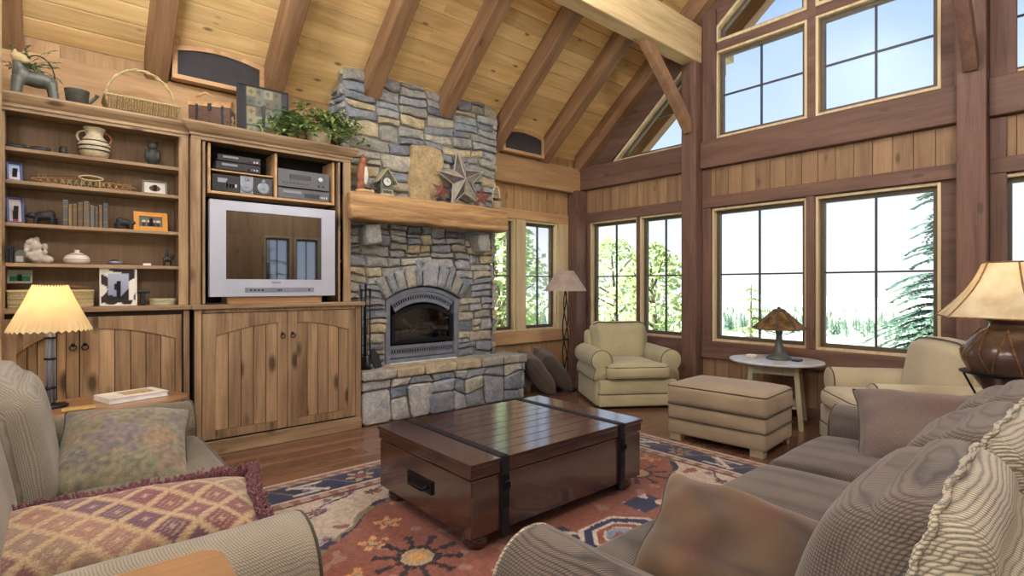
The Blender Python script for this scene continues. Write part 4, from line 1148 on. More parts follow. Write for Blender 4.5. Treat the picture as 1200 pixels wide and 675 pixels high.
x = .03; bh = [(.030,.205,(88,92,92)),(.022,.17,(130,112,88)),(.026,.175,(112,90,70)),(.030,.195,(98,88,78)),(.036,.205,(110,100,86)),(.026,.175,(104,108,110)),(.022,.165,(88,84,80)),(.022,.185,(122,98,78)),(.030,.205,(84,92,98))]
bd = ['slate blue','tan','brown','grey brown','thick taupe','pale grey','charcoal','reddish tan','dark blue grey']
for i,(w_,h_,c_) in enumerate(bh):
    h_ *= .9; t = thing('book', '%s spined book, number %d from the left between the two bears' % (bd[i], i+1), 'book', (x+w_/2,4.95,z), group='books between the bears')
    m_ = plain('book_cloth_%s' % bd[i].replace(' ','_'), rgb(*c_), .7)
    mb = MB(); mb.box(x+.001,x+w_-.001,4.89,5.02,z+.001,z+h_); mb.build('cover', m_, t, bev=.003)
    mb = MB(); mb.box(x+.004,x+w_-.004,4.893,5.022,z+.004,z+h_+.0008); mb.build('pages', M['paper'], t)
    for (u_,v_) in ((.72,.77),(.22,.25)):
        mb = MB(); mb.box(x+.003,x+w_-.003,4.8875,4.8905,z+h_*u_,z+h_*v_); mb.build('spine_band', M['brass'], t)
    x += w_+.0015
def prn(u,v):
    for k in (.2,.42,.62,.82):
        if (u-k)**2+(v-.55)**2*.6 < .008: return c8(200,180,160)
        if abs(u-k)<.07 and v<.4: return c8(40,40,50)
    return c8(90,96,90)
t = picture('photo_frame','wide amber wood frame with a dark group photo beside the right bear',.445,.665,z,z+.15,4.93,.2,M['orangef'],prn,.035)
# shelf 4
z = SH[3]
mb = MB(); mb.box(-.26,-.245,4.9,5.03,z,z+.10); mb.box(-.243,-.225,4.9,5.03,z,z+.115,T(0,0,0)); tag(mb.build('dark_book', M['bear'], bev=.002), 'dark upright book at the left end of the fourth shelf', 'book')
t = thing('plaque_clock','small arched grey plaque standing at the left of the fourth shelf','plaque',(-.19,4.93,z))
mb = MB(); mb.prism([(-.22,z),(-.165,z),(-.165,z+.06),(-.175,z+.083),(-.1925,z+.092),(-.21,z+.083),(-.22,z+.06)],'y',4.92,4.94); mb.build('plaque', M['tin'], t, bev=.003)
mb = MB(); mb.box(-.21,-.175,4.918,4.921,z+.012,z+.05); mb.build('face', M['shell'], t)
t = thing('shell_sculpture','pale knobbly shell sculpture on the fourth shelf','sculpture',(-.10,4.95,z))
rr2 = random.Random(2); E_ = [((-.10,4.95,z+.05),(.05,.035,.05)),((-.115,4.95,z+.12),(.035,.03,.045)),((-.05,4.94,z+.03),(.035,.03,.028))]
for i in range(16):
    a = rr2.uniform(0,6.28); E_.append(((-.11+.05*math.cos(a),4.945-.02*rr2.random(),z+.10+.07*math.sin(a)),(.016,.014,.018)))
blob('shell', M['shell'], t, E_, [], .005, 2)
def cant(t):
    for k in range(3):
        mb = MB(); pr_ = [(.0765-.012*k,.035+.018*k-.003),(.079-.012*k,.035+.018*k),(.0755-.012*k,.035+.018*k+.003)]; mb.lathe(pr_,(.11,4.95,z),28); mb.build('painted_band', M['terra'], t, smooth=True)
pot('painted_canteen','squat white pottery jar with rust stripes on the fourth shelf',(.11,4.95,z),[(.04,0),(.07,.012),(.078,.035),(.066,.06),(.04,.078),(.016,.086),(.014,.10),(.018,.105),(.010,.10)],'whitef','jar',cant)
t = thing('glass_dish','small grey glass dish on the fourth shelf','dish',(.33,4.95,z)); mb = MB(); mb.lathe([(.03,0),(.045,.012),(.05,.028),(.046,.028),(.04,.012),(0,.006)],(.33,4.95,z),20); mb.build('bowl', M['pewter'], t, smooth=True)
mb = MB(); mb.lathe([(.03,.028),(.02,.04),(0,.045)],(.33,4.95,z),16); mb.build('lid', M['darkfig'], t, smooth=True)
mb = MB(); mb.box(.50,.55,4.90,4.93,z,z+.018); tag(mb.build('name_card', M['paper'], bev=.002), 'tiny white block on the fourth shelf', 'card')
t = thing('rider_figurine','small dark rider like figure at the right end of the fourth shelf','figurine',(.665,4.95,z))
blob('body', M['darkfig'], t, [((.665,4.95,z+.055),(.038,.02,.02)),((.70,4.95,z+.085),(.014,.012,.024)),((.66,4.95,z+.09),(.014,.014,.028)),((.66,4.95,z+.122),(.010,.010,.011))], [((.64,4.94,z+.05),(.635,4.94,z+.003),.009,.005),((.69,4.94,z+.05),(.70,4.94,z+.003),.009,.005),((.64,4.96,z+.05),(.65,4.96,z+.003),.009,.005),((.69,4.96,z+.05),(.685,4.96,z+.003),.009,.005)], .004)
# counter of the bookcase
z = CZ
picture('green_print','small white card with a green landscape leaning at the left of the counter',-.26,-.13,z+.17,z+.27,5.00,.45,M['whitef'],lambda u,v: c8(70,140,90) if v<.55 else c8(190,220,215),.012,cat='picture')
def basketw(name, label, x0, x1, y0, y1, z0, z1, mat, lid=False, flare=.0):
    t = thing(name, label, 'basket', ((x0+x1)/2,(y0+y1)/2,z0)); mb = MB(); nx = max(8,int((x1-x0)/.012)); nz = max(4,int((z1-z0)/.012))
    for k in range(nz):
        za = z0+(z1-z0)*k/nz; zb = z0+(z1-z0)*(k+1)/nz; o = flare*(k/nz)
        P = []; 
        per = [(x0-o,y0-o),(x1+o,y0-o),(x1+o,y1+o),(x0-o,y1+o)]
        for i in range(4):
            p,q = per[i],per[(i+1)%4]; L = math.hypot(q[0]-p[0],q[1]-p[1]); m_ = max(2,int(L/.014))
            dx,dy = (q[0]-p[0])/L,(q[1]-p[1])/L
            for j in range(m_):
                b_ = .003*(1 if (j+k)%2 else -1); P.append((p[0]+(q[0]-p[0])*j/m_+dy*b_,p[1]+(q[1]-p[1])*j/m_-dx*b_,(za+zb)/2))
        mb.tube(P,(zb-za)*.55,5,closed=True)
    mb.build('woven_body', M[mat], t, smooth=True)
    mb = MB(); mb.box(x0+.006,x1-.006,y0+.006,y1-.006,z0+.002,z0+.012); mb.build('bottom', M[mat], t)
    if lid:
        mb = MB(); mb.box(x0-.008,x1+.008,y0-.008,y1+.008,z1-.002,z1+.012); mb.build('lid', M[mat], t, bev=.004)
    return t
basketw('long_basket','long low woven tan basket on the counter behind the parchment lamp',-.25,.20,4.92,5.08,z,z+.11,'wicker',lid=True)
t = thing('dried_twigs','bundle of dried twigs lying on the long basket','twigs',(-.03,4.97,z+.124)); mb = MB()
for i in range(10): mb.tube([(-.16+.02*i,4.93+.01*(i%4),z+.13+.006*(i%3)),(0.0+.012*i,4.95,z+.150),(.10+.008*i,4.97-.01*(i%3),z+.135)],.004,5)
mb.build('twig', M['wickerD'], t)
picture('cowhide_frame','large square frame of spotted black and white hide with a blue photo',.235,.460,z,z+.285,4.86,.10,M['whitef'],lambda u,v: (c8(24,24,30) if v<.42-.35*abs(u-.85)+.08*math.sin(u*9) else (c8(20,22,30) if (u-.45)**2+(v-.5)**2*.5<.006 else mix3(c8(120,130,160),c8(176,182,200),v))) if (.2<u<.8 and .14<v<.86) else ((c8(44,30,28) if noise.noise(V(u*3.1+1,v*3.3,2.2))>.05 else c8(222,218,208))),.010)
mb = MB(); mb.rbox((.50,4.93,z+.105),(.10,.05,.025),.01,n=6); mb.box(.485,.515,4.91,4.95,z,z+.095); tag(mb.build('black_telescope_stand', M['blackp'], smooth=False), 'black handset on a little stand behind the hide frame', 'handset')
t = thing('round_tin','low round cream box at the right end of the bookcase counter','box',(.63,4.93,z)); mb = MB(); mb.lathe([(.082,0),(.085,.004),(.085,.038),(0,.038)],(.63,4.93,z),32); mb.build('box', M['parch'] if False else M['cream'], t, bev=.002)
mb = MB(); mb.lathe([(.089,.03),(.089,.048),(.086,.051),(0,.051)],(.63,4.93,z),32); mb.build('lid', M['cream'], t, bev=.002)

# ---------------------------------------------------------------- on top of the cabinets
z = 2.636
t = thing('animal_planter','woven silvery animal shaped planter at the left end of the bookcase top','planter',(-.13,4.95,z))
blob('body', M['tin'], t, [((-.11,4.95,z+.15),(.12,.06,.055)),((-.185,4.94,z+.17),(.05,.05,.06))], [((-.20,4.93,z+.14),(-.215,4.93,z+.004),.036,.03),((-.03,4.93,z+.14),(-.01,4.93,z+.004),.036,.028),((-.20,4.97,z+.14),(-.21,4.97,z+.004),.03,.024),((-.03,4.97,z+.14),(-.02,4.97,z+.004),.03,.024),((-.19,4.94,z+.18),(-.205,4.92,z+.27),.036,.03)], .007)
blob('head', M['wicker'], t, [((-.195,4.91,z+.27),(.045,.04,.034)),((-.165,4.90,z+.255),(.028,.026,.022)),((-.215,4.92,z+.305),(.012,.01,.022))], [], .005)
mb = MB(); mb.tube([(-.10+.09*math.cos(a),4.95,z+.17+.15*math.sin(a)) for a in [PI*i/12 for i in range(13)]],.004,6); mb.build('wire_handle', M['iron'], t)
def leaf(mb, p, d, L, W, droop=.3, fold=.15):
    d = Vector(d).normalized(); s = d.cross(V(0,0,1)); s = s.normalized() if s.length > .1 else V(1,0,0); u = s.cross(d)
    p = Vector(p); a = p+d*L*.45+s*W+u*fold*W; b = p+d*L*.45-s*W+u*fold*W; m_ = p+d*L*.5-u*.02*L; e = p+d*L-V(0,0,1)*droop*L; 
    mb.add([p,a,e,b,m_],[(0,1,4),(1,2,4),(2,3,4),(3,0,4)])
t = thing('dried_greenery','wispy grey green sprigs above the animal planter','plant',(-.17,5.0,z+.21)); mb = MB(); st = MB(); r = random.Random(4)
for i in range(26):
    a = r.uniform(-2.9,.5); el = r.uniform(-.1,1.2); L = r.uniform(.10,.26); p0 = V(-.17,4.99,z+.23); d = V(math.cos(a)*math.cos(el)*.8+.18,math.sin(a)*math.cos(el)*.5,math.sin(el))
    p1 = p0+d*L*.6; p2 = p0+d*L-V(0,0,.04); st.tube([p0,p1,p2],.0022,4)
    for j in range(7):
        q = p0+(p2-p0)*(.3+.1*j); leaf(mb,q,d+V(r.uniform(-.7,.7),r.uniform(-.7,.7),r.uniform(-.4,.5)),.05,.007)
st.build('stem', M['leaf2'], t); mb.build('foliage', M['leaf2'], t)
t = thing('tin_bucket','small weathered tin bucket with a wire loop on the bookcase top','bucket',(.11,4.92,z)); mb = MB(); mb.lathe([(0,0),(.058,0),(.072,.115),(.074,.118),(.068,.115),(.056,.01),(0,.008)],(.11,4.92,z),24); mb.build('pail', M['tin'], t, smooth=True)
mb = MB(); mb.tube([(.035-.022*math.sin(PI*i/8)*2,4.92,z+.015+.09*i/8) for i in range(9)],.005,6); mb.build('handle', M['wicker'], t)
mb = MB(); mb.tube([(.175,4.92,z+.04),(.215,4.92,z+.09),(.225,4.92,z+.11)],[.014,.010,.014],8); mb.build('spout', M['tin'], t)
t = basketw('handled_basket','large pale woven basket with a tall hoop handle on the bookcase top',.29,.70,4.83,5.06,z,z+.115,'wicker',flare=.03)
mb = MB(); P = [(.495+.225*math.cos(a),4.945,z+.10+.27*math.sin(a)) for a in [PI*i/20 for i in range(21)]]
for s in (-1,1): mb.tube([(p[0],p[1]+s*.009*math.cos(i*1.6),p[2]+s*.006*math.sin(i*1.6)) for i,p in enumerate(P)],.008,6)
mb.build('handle', M['wicker'], t, smooth=True)
mb = MB(); 
for i in range(26): xx = .28+.42*i/25; mb.tube([(xx,4.80-.0,z+.01),(xx+.006,4.797,z+.10)],.005,5)
mb.build('front_reeds', M['wickerD'], t)
z2 = 2.646
t = thing('rustic_trunk_box','small reddish wooden chest with a domed lid on the television cabinet top','box',(.97,4.90,z2))
Mt = T(.97,4.90,z2,rz=-.40,s=1.15)
mb = MB(); mb.box(-.13,.13,-.085,.085,0,.13,Mt); mb.build('box_body', M['chest'], t, bev=.004)
mb = MB(); n=10; P=[(-.088,.13)]+[(-.088*math.cos(PI*i/n),.132+.065*math.sin(PI*i/n)) for i in range(n+1)]; mb.prism(P,'x',-.133,.133,Mt); mb.build('domed_lid', M['mantel'], t)
mb = MB(); 
for xx in (-.08,.08): mb.box(xx-.008,xx+.008,-.089,-.085,0,.14,Mt)
mb.box(-.012,.012,-.092,-.085,.10,.15,Mt); mb.build('iron_band', M['iron'], t)
mb = MB()
for i in range(7): a = 2*PI*i/7; mb.tube([Mt@V(.131,0,.05),Mt@V(.133,.05*math.cos(a),.05+.045*math.sin(a))],.004,5)
mb.build('end_carving', M['wicker'], t)
mb = MB(); mb.tube([Mt@V(-.10,-.04,.20),Mt@V(-.03,-.05,.235),Mt@V(.02,-.06,.20)],[.010,.012,.006],8); mb.build('lid_handle', M['mantel'], t)
def patch(u,v):
    if u<.16 or u>.86: return c8(44,46,52)
    i = int((u-.16)/.175); j = int(v*5); rr_ = random.Random(i*7+j*13+1).random()
    fu = ((u-.16)/.175)%1; fv = (v*5)%1
    if fu<.08 or fv<.08: return c8(70,70,62)
    base = [c8(146,146,124),c8(120,122,110),c8(96,100,92),c8(150,138,104),c8(110,104,84)][int(rr_*5)]
    return mix3(base,c8(60,60,52),.6 if (fu-.5)**2+(fv-.5)**2<.05 else 0)
t = picture('patchwork_panel','square dark framed patchwork panel leaning on the television cabinet top',1.17,1.60,z2,z2+.46,4.95,.05,M['bear'],patch,.012,cat='wall panel')
# ivy in a pot
t = thing('potted_ivy','trailing green ivy in a tan pot at the right of the television cabinet top','plant',(1.86,4.93,z2))
mb = MB(); mb.lathe([(0,0),(.085,0),(.105,.08),(.115,.135),(.122,.14),(.122,.155),(.108,.155),(.10,.12),(0,.11)],(1.86,4.92,z2),28); mb.build('pot', M['potA'], t, smooth=True)
mb = MB(); st = MB(); r = random.Random(12)
for i in range(70):
    a = r.uniform(0,6.283); el = r.uniform(-.05,1.45); L = r.uniform(.16,.42)
    p0 = V(1.86+.06*math.cos(a),4.92+.05*math.sin(a),z2+.13); d = V(math.cos(a)*math.cos(el)*1.15,math.sin(a)*math.cos(el)*.55-.15,math.sin(el)); P = []
    for k in range(6):
        s = k/5; P.append(p0+d*L*s-V(0,0,1)*(L*.42*s*s))
    P = [V(p.x,min(5.08,p.y),max(z2+.02,p.z)) for p in P]
    st.tube(P,.0025,4)
    for k in range(2,6):
        for s in (0,1,2): leaf(mb,P[k],V(r.uniform(-1,1),r.uniform(-1,.4),r.uniform(-.3,.6)),r.uniform(.05,.095),r.uniform(.014,.026))
for (x1,z1) in ((1.38,.02),(1.48,.03),(1.30,.06),(1.58,.05),(2.13,.10),(2.2,.2)):  # trailing runs along the crown
    p0 = V(1.80,4.85,z2+.15); p2 = V(x1,4.80,z2+z1+.02); p1 = (p0+p2)/2+V(0,0,.10); 
    P = [p0*(1-s)**2+p1*2*s*(1-s)+p2*s*s for s in [k/9 for k in range(10)]]; st.tube(P,.0025,4)
    for p in P[2:]:
        for s in range(4): leaf(mb,p,V(r.uniform(-1,1),r.uniform(-1,.2),r.uniform(-.3,.8)),r.uniform(.05,.09),r.uniform(.013,.024))
st.build('stem', M['leaf2'], t); mb.build('foliage', M['leaf'], t)

# ---------------------------------------------------------------- mantel things
z = 2.246
t = thing('cardinal_figurine','tall rust red bird figure at the left end of the mantel','figurine',(2.24,4.82,z))
blob('body', M['cardinal'], t, [((2.24,4.82,z+.19),(.055,.05,.12)),((2.245,4.81,z+.31),(.038,.036,.045)),((2.25,4.82,z+.36),(.014,.012,.03)),((2.22,4.83,z+.08),(.03,.025,.06))], [((2.24,4.82,z+.1),(2.23,4.83,z+.03),.04,.03)], .006)
mb = MB(); mb.lathe([(.012,0),(0,.035)],M=T(2.275,4.785,z+.315,rx=PI/2,rz=.6),n=10); mb.build('beak', M['brass'], t)
blob('white_breast', M['whitef'], t, [((2.262,4.785,z+.17),(.026,.024,.09))], [], .006)
mb = MB(); mb.rbox((2.24,4.82,z+.02),(.13,.09,.04),.015,n=6,wr=.006,wf=20); mb.build('base', M['mantel'], t)
mb = MB(); mb.rbox((2.325,4.78,z+.022),(.05,.045,.04),.018,n=6); tag(mb.build('egg_stone', M['stoneTan'], smooth=True), 'small tan egg shaped stone beside the red bird', 'stone')
t = thing('birdhouse_clock','small gabled birdhouse clock with a white dial on the mantel','clock',(2.49,4.80,z))
mb = MB(); mb.prism([(2.42,z+.02),(2.56,z+.02),(2.56,z+.16),(2.49,z+.25),(2.42,z+.16)],'y',4.79,4.87); mb.build('case', M['tin'], t, bev=.003)
for s in (-1,1):
    mb = MB(); mb.beam((2.49,4.825,z+.268),(2.49+s*.105,4.825,z+.135),.12,.014,up=(0,1,0)) if False else mb.prism([(2.49,z+.262),(2.49,z+.278),(2.49+s*.105,z+.143),(2.49+s*.105,z+.127)],'y',4.765,4.885); mb.build('roof', M['cream'], t, bev=.002)
mb = MB(); mb.lathe([(.045,0),(.045,.006),(.040,.008),(0,.008)],M=T(2.49,4.79,z+.14,rx=PI/2),n=28); mb.build('dial', M['carc'], t)
mb = MB(); mb.box(2.488,2.492,4.779,4.781,z+.14,z+.17); mb.box(2.49,2.512,4.779,4.781,z+.138,z+.142)
for k in range(12): a = PI*k/6; mb.box(2.49+.036*math.sin(a)-.002,2.49+.036*math.sin(a)+.002,4.779,4.7815,z+.14+.036*math.cos(a)-.002,z+.14+.036*math.cos(a)+.002)
mb.tube([(2.49+.045*math.cos(2*PI*k/20),4.784,z+.14+.045*math.sin(2*PI*k/20)) for k in range(20)],.004,6,closed=True); mb.build('hands', M['iron'], t)
mb = MB(); mb.box(2.415,2.565,4.77,4.88,z,z+.02); mb.box(2.43,2.44,4.772,4.79,z+.02,z+.06); mb.box(2.54,2.55,4.772,4.79,z+.02,z+.06); mb.box(2.43,2.55,4.772,4.778,z+.05,z+.06); mb.build('porch', M['cream'], t, bev=.002)
def star(name, label, c, R_, rot, tilt, mats, depth=.06, rzz=0, rim=True):
    t = thing(name, label, 'star ornament', (c[0],c[1],c[2]-R_*.8), group='red stars on the mantel' if name == 'red_star' else None); Mx = T(c[0],c[1],c[2],rx=-tilt,rz=rzz)
    P = []
    for k in range(10):
        a = rot+PI*k/5; rr_ = R_ if k%2 == 0 else R_*.42; P.append((rr_*math.sin(a),rr_*math.cos(a)))
    mb = MB(); vs = [(p[0],0,p[1]) for p in P]+[(0,-depth,0),(0,.004,0)]
    fs = [(k,(k+1)%10,10) for k in range(10)]+[((k+1)%10,k,11) for k in range(10)]
    mb.add(vs,fs,Mx); mb.mi = [k%2 for k in range(10)]+[0]*10; mb.build('facets', mats[:2], t)
    if rim:
        mb = MB()
        for k in range(10):
            p,q = P[k],P[(k+1)%10]; mb.tube([Mx@V(p[0],-.003,p[1]),Mx@V(q[0],-.003,q[1])],.007,6)
            if k%2 == 0: mb.tube([Mx@V(p[0],-.003,p[1]),Mx@V(0,-depth-.002,0)],.006,6)
        mb.build('rim', mats[2], t)
    return t
M['starwood'] = plain('weathered_star_board', rgb(150,142,130), .7, var=.3, vs=18); M['stardark'] = plain('dark_star_board', rgb(92,84,80), .7, var=.25, vs=18); M['starrim'] = plain('pale_star_rim', rgb(176,166,152), .5, .2)
star('barn_star','big weathered wooden barn star leaning on the chimney above the mantel',(3.43,4.83,z+.285),.34,-.12,.12,[M['starwood'],M['stardark'],M['starrim']],.07)
star('red_star','small red star at the left in front of the tan slab',(3.13,4.79,z+.125),.13,.25,.15,[M['red'],M['red'],M['red']],.03,rim=False)
star('red_star','small red star standing right of the big barn star',(3.66,4.78,z+.115),.13,.12,.12,[M['red'],M['red'],M['red']],.03,rzz=-.5,rim=False)
t = thing('twig_basket','little woven basket with a tall handle at the right end of the mantel','basket',(3.90,4.80,z))
mb = MB(); mb.lathe([(0,.004),(.05,.004),(.066,.085),(.070,.088),(.062,.085),(.046,.012),(0,.010)],(3.90,4.80,z),20,wob=.0); mb.build('basket_body', M['potA'], t, smooth=True)
mb = MB(); mb.tube([(3.90+.055*math.cos(a),4.80,z+.08+.19*math.sin(a)**.7) for a in [PI*(i+.01)/12.02 for i in range(13)]],.007,6); mb.build('handle', M['wicker'], t)
mb = MB()
for k in range(4): mb.tube([(3.88+.012*k,4.80,z+.05),(3.85+.035*k,4.79,z+.13)],[.010,.014],6)
mb.build('pine_cones', M['chest'], t)

# fire tools on the hearth's left end
t = thing('fire_tools','black iron fire tools on a stand at the left end of the hearth','fire tools',(2.30,4.86,.53))
mb = MB(); mb.lathe([(.07,0),(.07,.01),(.01,.02),(.008,.6),(0,.62)],(2.29,4.87,.533),16); mb.build('stand', M['iron'], t)
for k,dx in enumerate((-.045,.0,.045)):
    mb = MB(); mb.tube([(2.29+dx,4.845,.60),(2.29+dx,4.845,1.22)],.006,6); mb.tube([(2.29+dx,4.845,1.22),(2.29+dx,4.845,1.32+.05*(k==1))],[.010,.012],8)
    if k == 0: mb.box(2.235-.02,2.255+.02,4.84,4.85,.56,.66)
    if k == 2: mb.tube([(2.335,4.845,.62),(2.345,4.845,.58),(2.36,4.845,.60)],.006,6)
    mb.build(['shovel','broom','poker'][k], M['iron'], t)
t = thing('small_bellows','small dark bellows leaning at the left end of the hearth','bellows',(2.42,4.80,.533))
Mb = T(2.42,4.84,.533,ry=-.25,rx=-.15); mb = MB(); mb.prism([(-.04,.0),(.04,.0),(.045,.12),(.012,.2),(-.012,.2),(-.045,.12)],'y',-.012,.012,Mb); mb.build('boards', M['bear'], t, bev=.004)
mb = MB(); mb.tube([Mb@V(0,0,.2),Mb@V(0,0,.25)],[.008,.005],8); mb.build('nozzle', M['pewter'], t)
# ---------------------------------------------------------------- upholstery
def loft(mb, rings, mi=0):
    n = len(rings[0]); vs = [p for r_ in rings for p in r_]; fs = []
    for i in range(len(rings)-1):
        for k in range(n): fs.append((i*n+k,i*n+(k+1)%n,(i+1)*n+(k+1)%n,(i+1)*n+k))
    fs.append(tuple(range(n-1,-1,-1))); fs.append(tuple((len(rings)-1)*n+k for k in range(n)))
    mb.add(vs,fs,None,mi)
def arm_profile(xc, s, w, r, zb, zt):
    P = [(-w/2,zb),(-w/2,(zb+zt-r)/2),(-w/2,zt-r)]
    c = (-w/2+r, zt-r)
    for i in range(1,15):
        a = PI-(PI+.95)*i/14; P.append((c[0]+r*math.cos(a), c[1]+r*math.sin(a)))
    P.append((w/2-.005, zt-2.0*r-.02)); P.append((w/2,(zb+zt-2*r)/2)); P.append((w/2,zb))
    return [(xc+s*p[0],p[1]) for p in P]
def arm(root, xc, s, y0, y1, zb, zt, w, r, mat, welt=None, back_drop=0, wr=.006):
    P = arm_profile(xc,s,w,r,zb,zt); cx_ = sum(p[0] for p in P)/len(P); cz_ = sum(p[1] for p in P)/len(P)
    rings = []; k = 12
    ys = [y0+(y1-.05-y0)*i/k for i in range(k+1)]+[y1-.03,y1-.015,y1-.004,y1]
    sc = [1]*(k+1)+[.995,.985,.96,.90]
    for y,q in zip(ys,sc):
        R_ = []
        for p in P:
            x = cx_+(p[0]-cx_)*q; z = cz_+(p[1]-cz_)*q if p[1] > zb+.01 else p[1]
            nv = noise.noise_vector(V(x*4+cx_,y*4,z*4))*wr if p[1] > zb+.1 else V(0,0,0)
            R_.append((x+nv.x,y+nv.y*.3,z+nv.z-(back_drop*max(0,(1-(y-y0)/(y1-y0))) if p[1]>zb+.2 else 0)))
        rings.append(R_)
    mb = MB(); loft(mb,rings); o = mb.build('arm', M[mat], root, smooth=True)
    if welt:
        mb = MB(); q = .975; pts = [(cx_+(p[0]-cx_)*q, y1-.010, cz_+(p[1]-cz_)*q) for p in P]
        mb.tube(pts,.006,6); mb.build('welt', M[welt], o, smooth=True)
    return o
def cushion(root, name, c, s, r, puff, mat, welt=None, M_=None, wr=.006, seed=0, n=(14,14,8), fn=None, mats=None, split_=None, both=True):
    mb = MB(); mb.rbox(c,s,r,n=n,puff=puff,M=None,wr=wr,wf=4.5,seed=seed,fn=fn)
    seam = None
    if split_ is not None:
        J = split_; mb.mi = [1 if max(mb.key[i][1] for i in f) <= J and min(mb.key[i][2] for i in f) >= 0 else 0 for f in mb.f]
        inv = {v:k for k,v in mb.key.items()}; nx_, ny_, nz_ = mb.kn
        path = [inv[(0,J,k)] for k in range(0,nz_)]+[inv[(i,J,nz_)] for i in range(0,nx_+1)]+[inv[(nx_,J,k)] for k in range(nz_-1,-1,-1)]
        seam = [mb.v[i].copy() for i in path]
    if M_ is not None: mb.v = [M_@v for v in mb.v]
    o = mb.build(name, mats or M[mat], root, smooth=True)
    if seam:
        if M_ is not None: seam = [M_@v for v in seam]
        ctr = sum(seam,V(0,0,0))/len(seam); P = []
        for i in range(len(seam)-1):
            for q in (0,.5):
                p_ = seam[i].lerp(seam[i+1],q); d = (p_-ctr).normalized(); P.append(p_+d*(.002+.003*math.sin(i*2.1+q*4))+V(0,.004*math.sin(i*1.3+q*3),0))
        m2 = MB(); m2.tube(P,.0075,6); m2.build('ruffled_seam', mats[1], o, smooth=True)
    if welt:
        mb = MB()
        for zz in ((c[2]+s[2]/2-r*.42, c[2]-s[2]/2+r*.42) if both else (c[2]+s[2]/2-r*.42,)):
            hx, hy = s[0]/2-.12*r, s[1]/2-.12*r; q = r*1.2; P = []
            for (sx,sy,a0) in ((1,1,0),(-1,1,PI/2),(-1,-1,PI),(1,-1,1.5*PI)):
                for k in range(5):
                    a = a0+PI/2*k/4; P.append(V(c[0]+sx*(hx-q)+q*math.cos(a), c[1]+sy*(hy-q)+q*math.sin(a), zz))
            if fn: P = [V(*fn(p)) for p in P]
            if M_ is not None: P = [M_@p for p in P]
            mb.tube(P,.0065,6,closed=True)
        mb.build('piping', M[welt], o, smooth=True)
    return o
def pillow_mesh(w, h, t, Mx, n=26, colfn=None, pinch=.10, sag=0, seed=0, wr=.008, pw=.55):
    mb = MB(); vs = []; fs = []; cc = []
    for side in (1,-1):
        for j in range(n+1):
            for i in range(n+1):
                u = -1+2*i/n; v = -1+2*j/n
                x = w/2*u*(1-pinch*(1-v*v)*abs(u)); y = h/2*v*(1-pinch*(1-u*u)*abs(v))
                th = t/2*((1-u**4)*(1-v**4))**pw
                nv = noise.noise_vector(V(u*2.2+seed,v*2.2,side*1.5+seed))*wr
                z = side*th+(nv.z if th > 1e-4 else 0)-sag*(u*u)
                vs.append(V(x+nv.x*.6,y+nv.y*.6,z)); cc.append(colfn((u+1)/2,(v+1)/2) if colfn else (0,0,0))
    m_ = (n+1)*(n+1)
    for s in (0,1):
        for j in range(n):
            for i in range(n):
                a = s*m_+j*(n+1)+i; fs.append((a,a+1,a+n+2,a+n+1) if s == 0 else (a,a+n+1,a+n+2,a+1))
    # weld the rim: point the back's rim vertices at the front's
    def rim(k): 
        k2 = k-m_; i = k2%(n+1); j = k2//(n+1); return i in (0,n) or j in (0,n)
    fs = [tuple((k-m_ if k >= m_ and rim(k) else k) for k in f) for f in fs]
    mb.add(vs,fs,Mx)
    if colfn: mb.c = cc
    mb.rimpts = [Mx@vs[k] for k in [i for i in range(n+1)]+[j*(n+1)+n for j in range(1,n+1)]+[n*(n+1)+i for i in range(n-1,-1,-1)]+[j*(n+1) for j in range(n-1,0,-1)]]
    return mb
def feet(root, pts, mat='chest', h=.07, r=.03):
    for (x,y) in pts:
        mb = MB(); mb.lathe([(r*.7,0),(r,h*.4),(r*.8,h)],(x,y,0),14); mb.build('foot', M[mat], root, smooth=True)

# ---- olive sofa at the left (faces +X); local x -> world -Y, local y -> world +X
so = thing('olive_sofa','olive chenille two seat sofa at the left edge, before the plank cabinets','sofa',(-.36,2.66,0),-PI/2,local=True)
mb = MB(); mb.rbox((0,.50,.20),(2.30,.90,.26),.03,n=6); mb.build('base', M['oliveF'], so, smooth=True)
mb = MB(); mb.rbox((0,.08,.46),(2.30,.20,.72),.07,n=(10,6,10)); mb.build('back_frame', M['oliveF'], so, smooth=True)
arm(so, 1.025, 1, .05, .935, .08, .665, .28, .152, 'oliveF','weltO')
arm(so,-1.07,-1, .05, .995, .08, .645, .27, .150, 'oliveD','weltO')
cushion(so,'seat_cushion',(-.455,.60,.385),(.915,.80,.19),.055,(.012,.02,.03),'oliveD','weltO',seed=1)
cushion(so,'seat_cushion',(.445,.60,.385),(.875,.80,.19),.055,(.012,.02,.03),'oliveD','weltO',seed=2)
for k,x in enumerate((-.46,.46)):
    Mx = T(x-.02*k,(.185,.115)[k],(.67,.64)[k],rx=.16)
    cushion(so,'back_cushion',(0,0,.02),((.92,.86)[k],(.26,.20)[k],(.56,.50)[k]),(.12,.095)[k],(.01,.045,.05),'oliveF',None,M_=Mx,seed=5+k,n=(16,10,14))
feet(so,[(-1.05,.1),(1.05,.1),(-1.05,.9),(1.05,.9)])
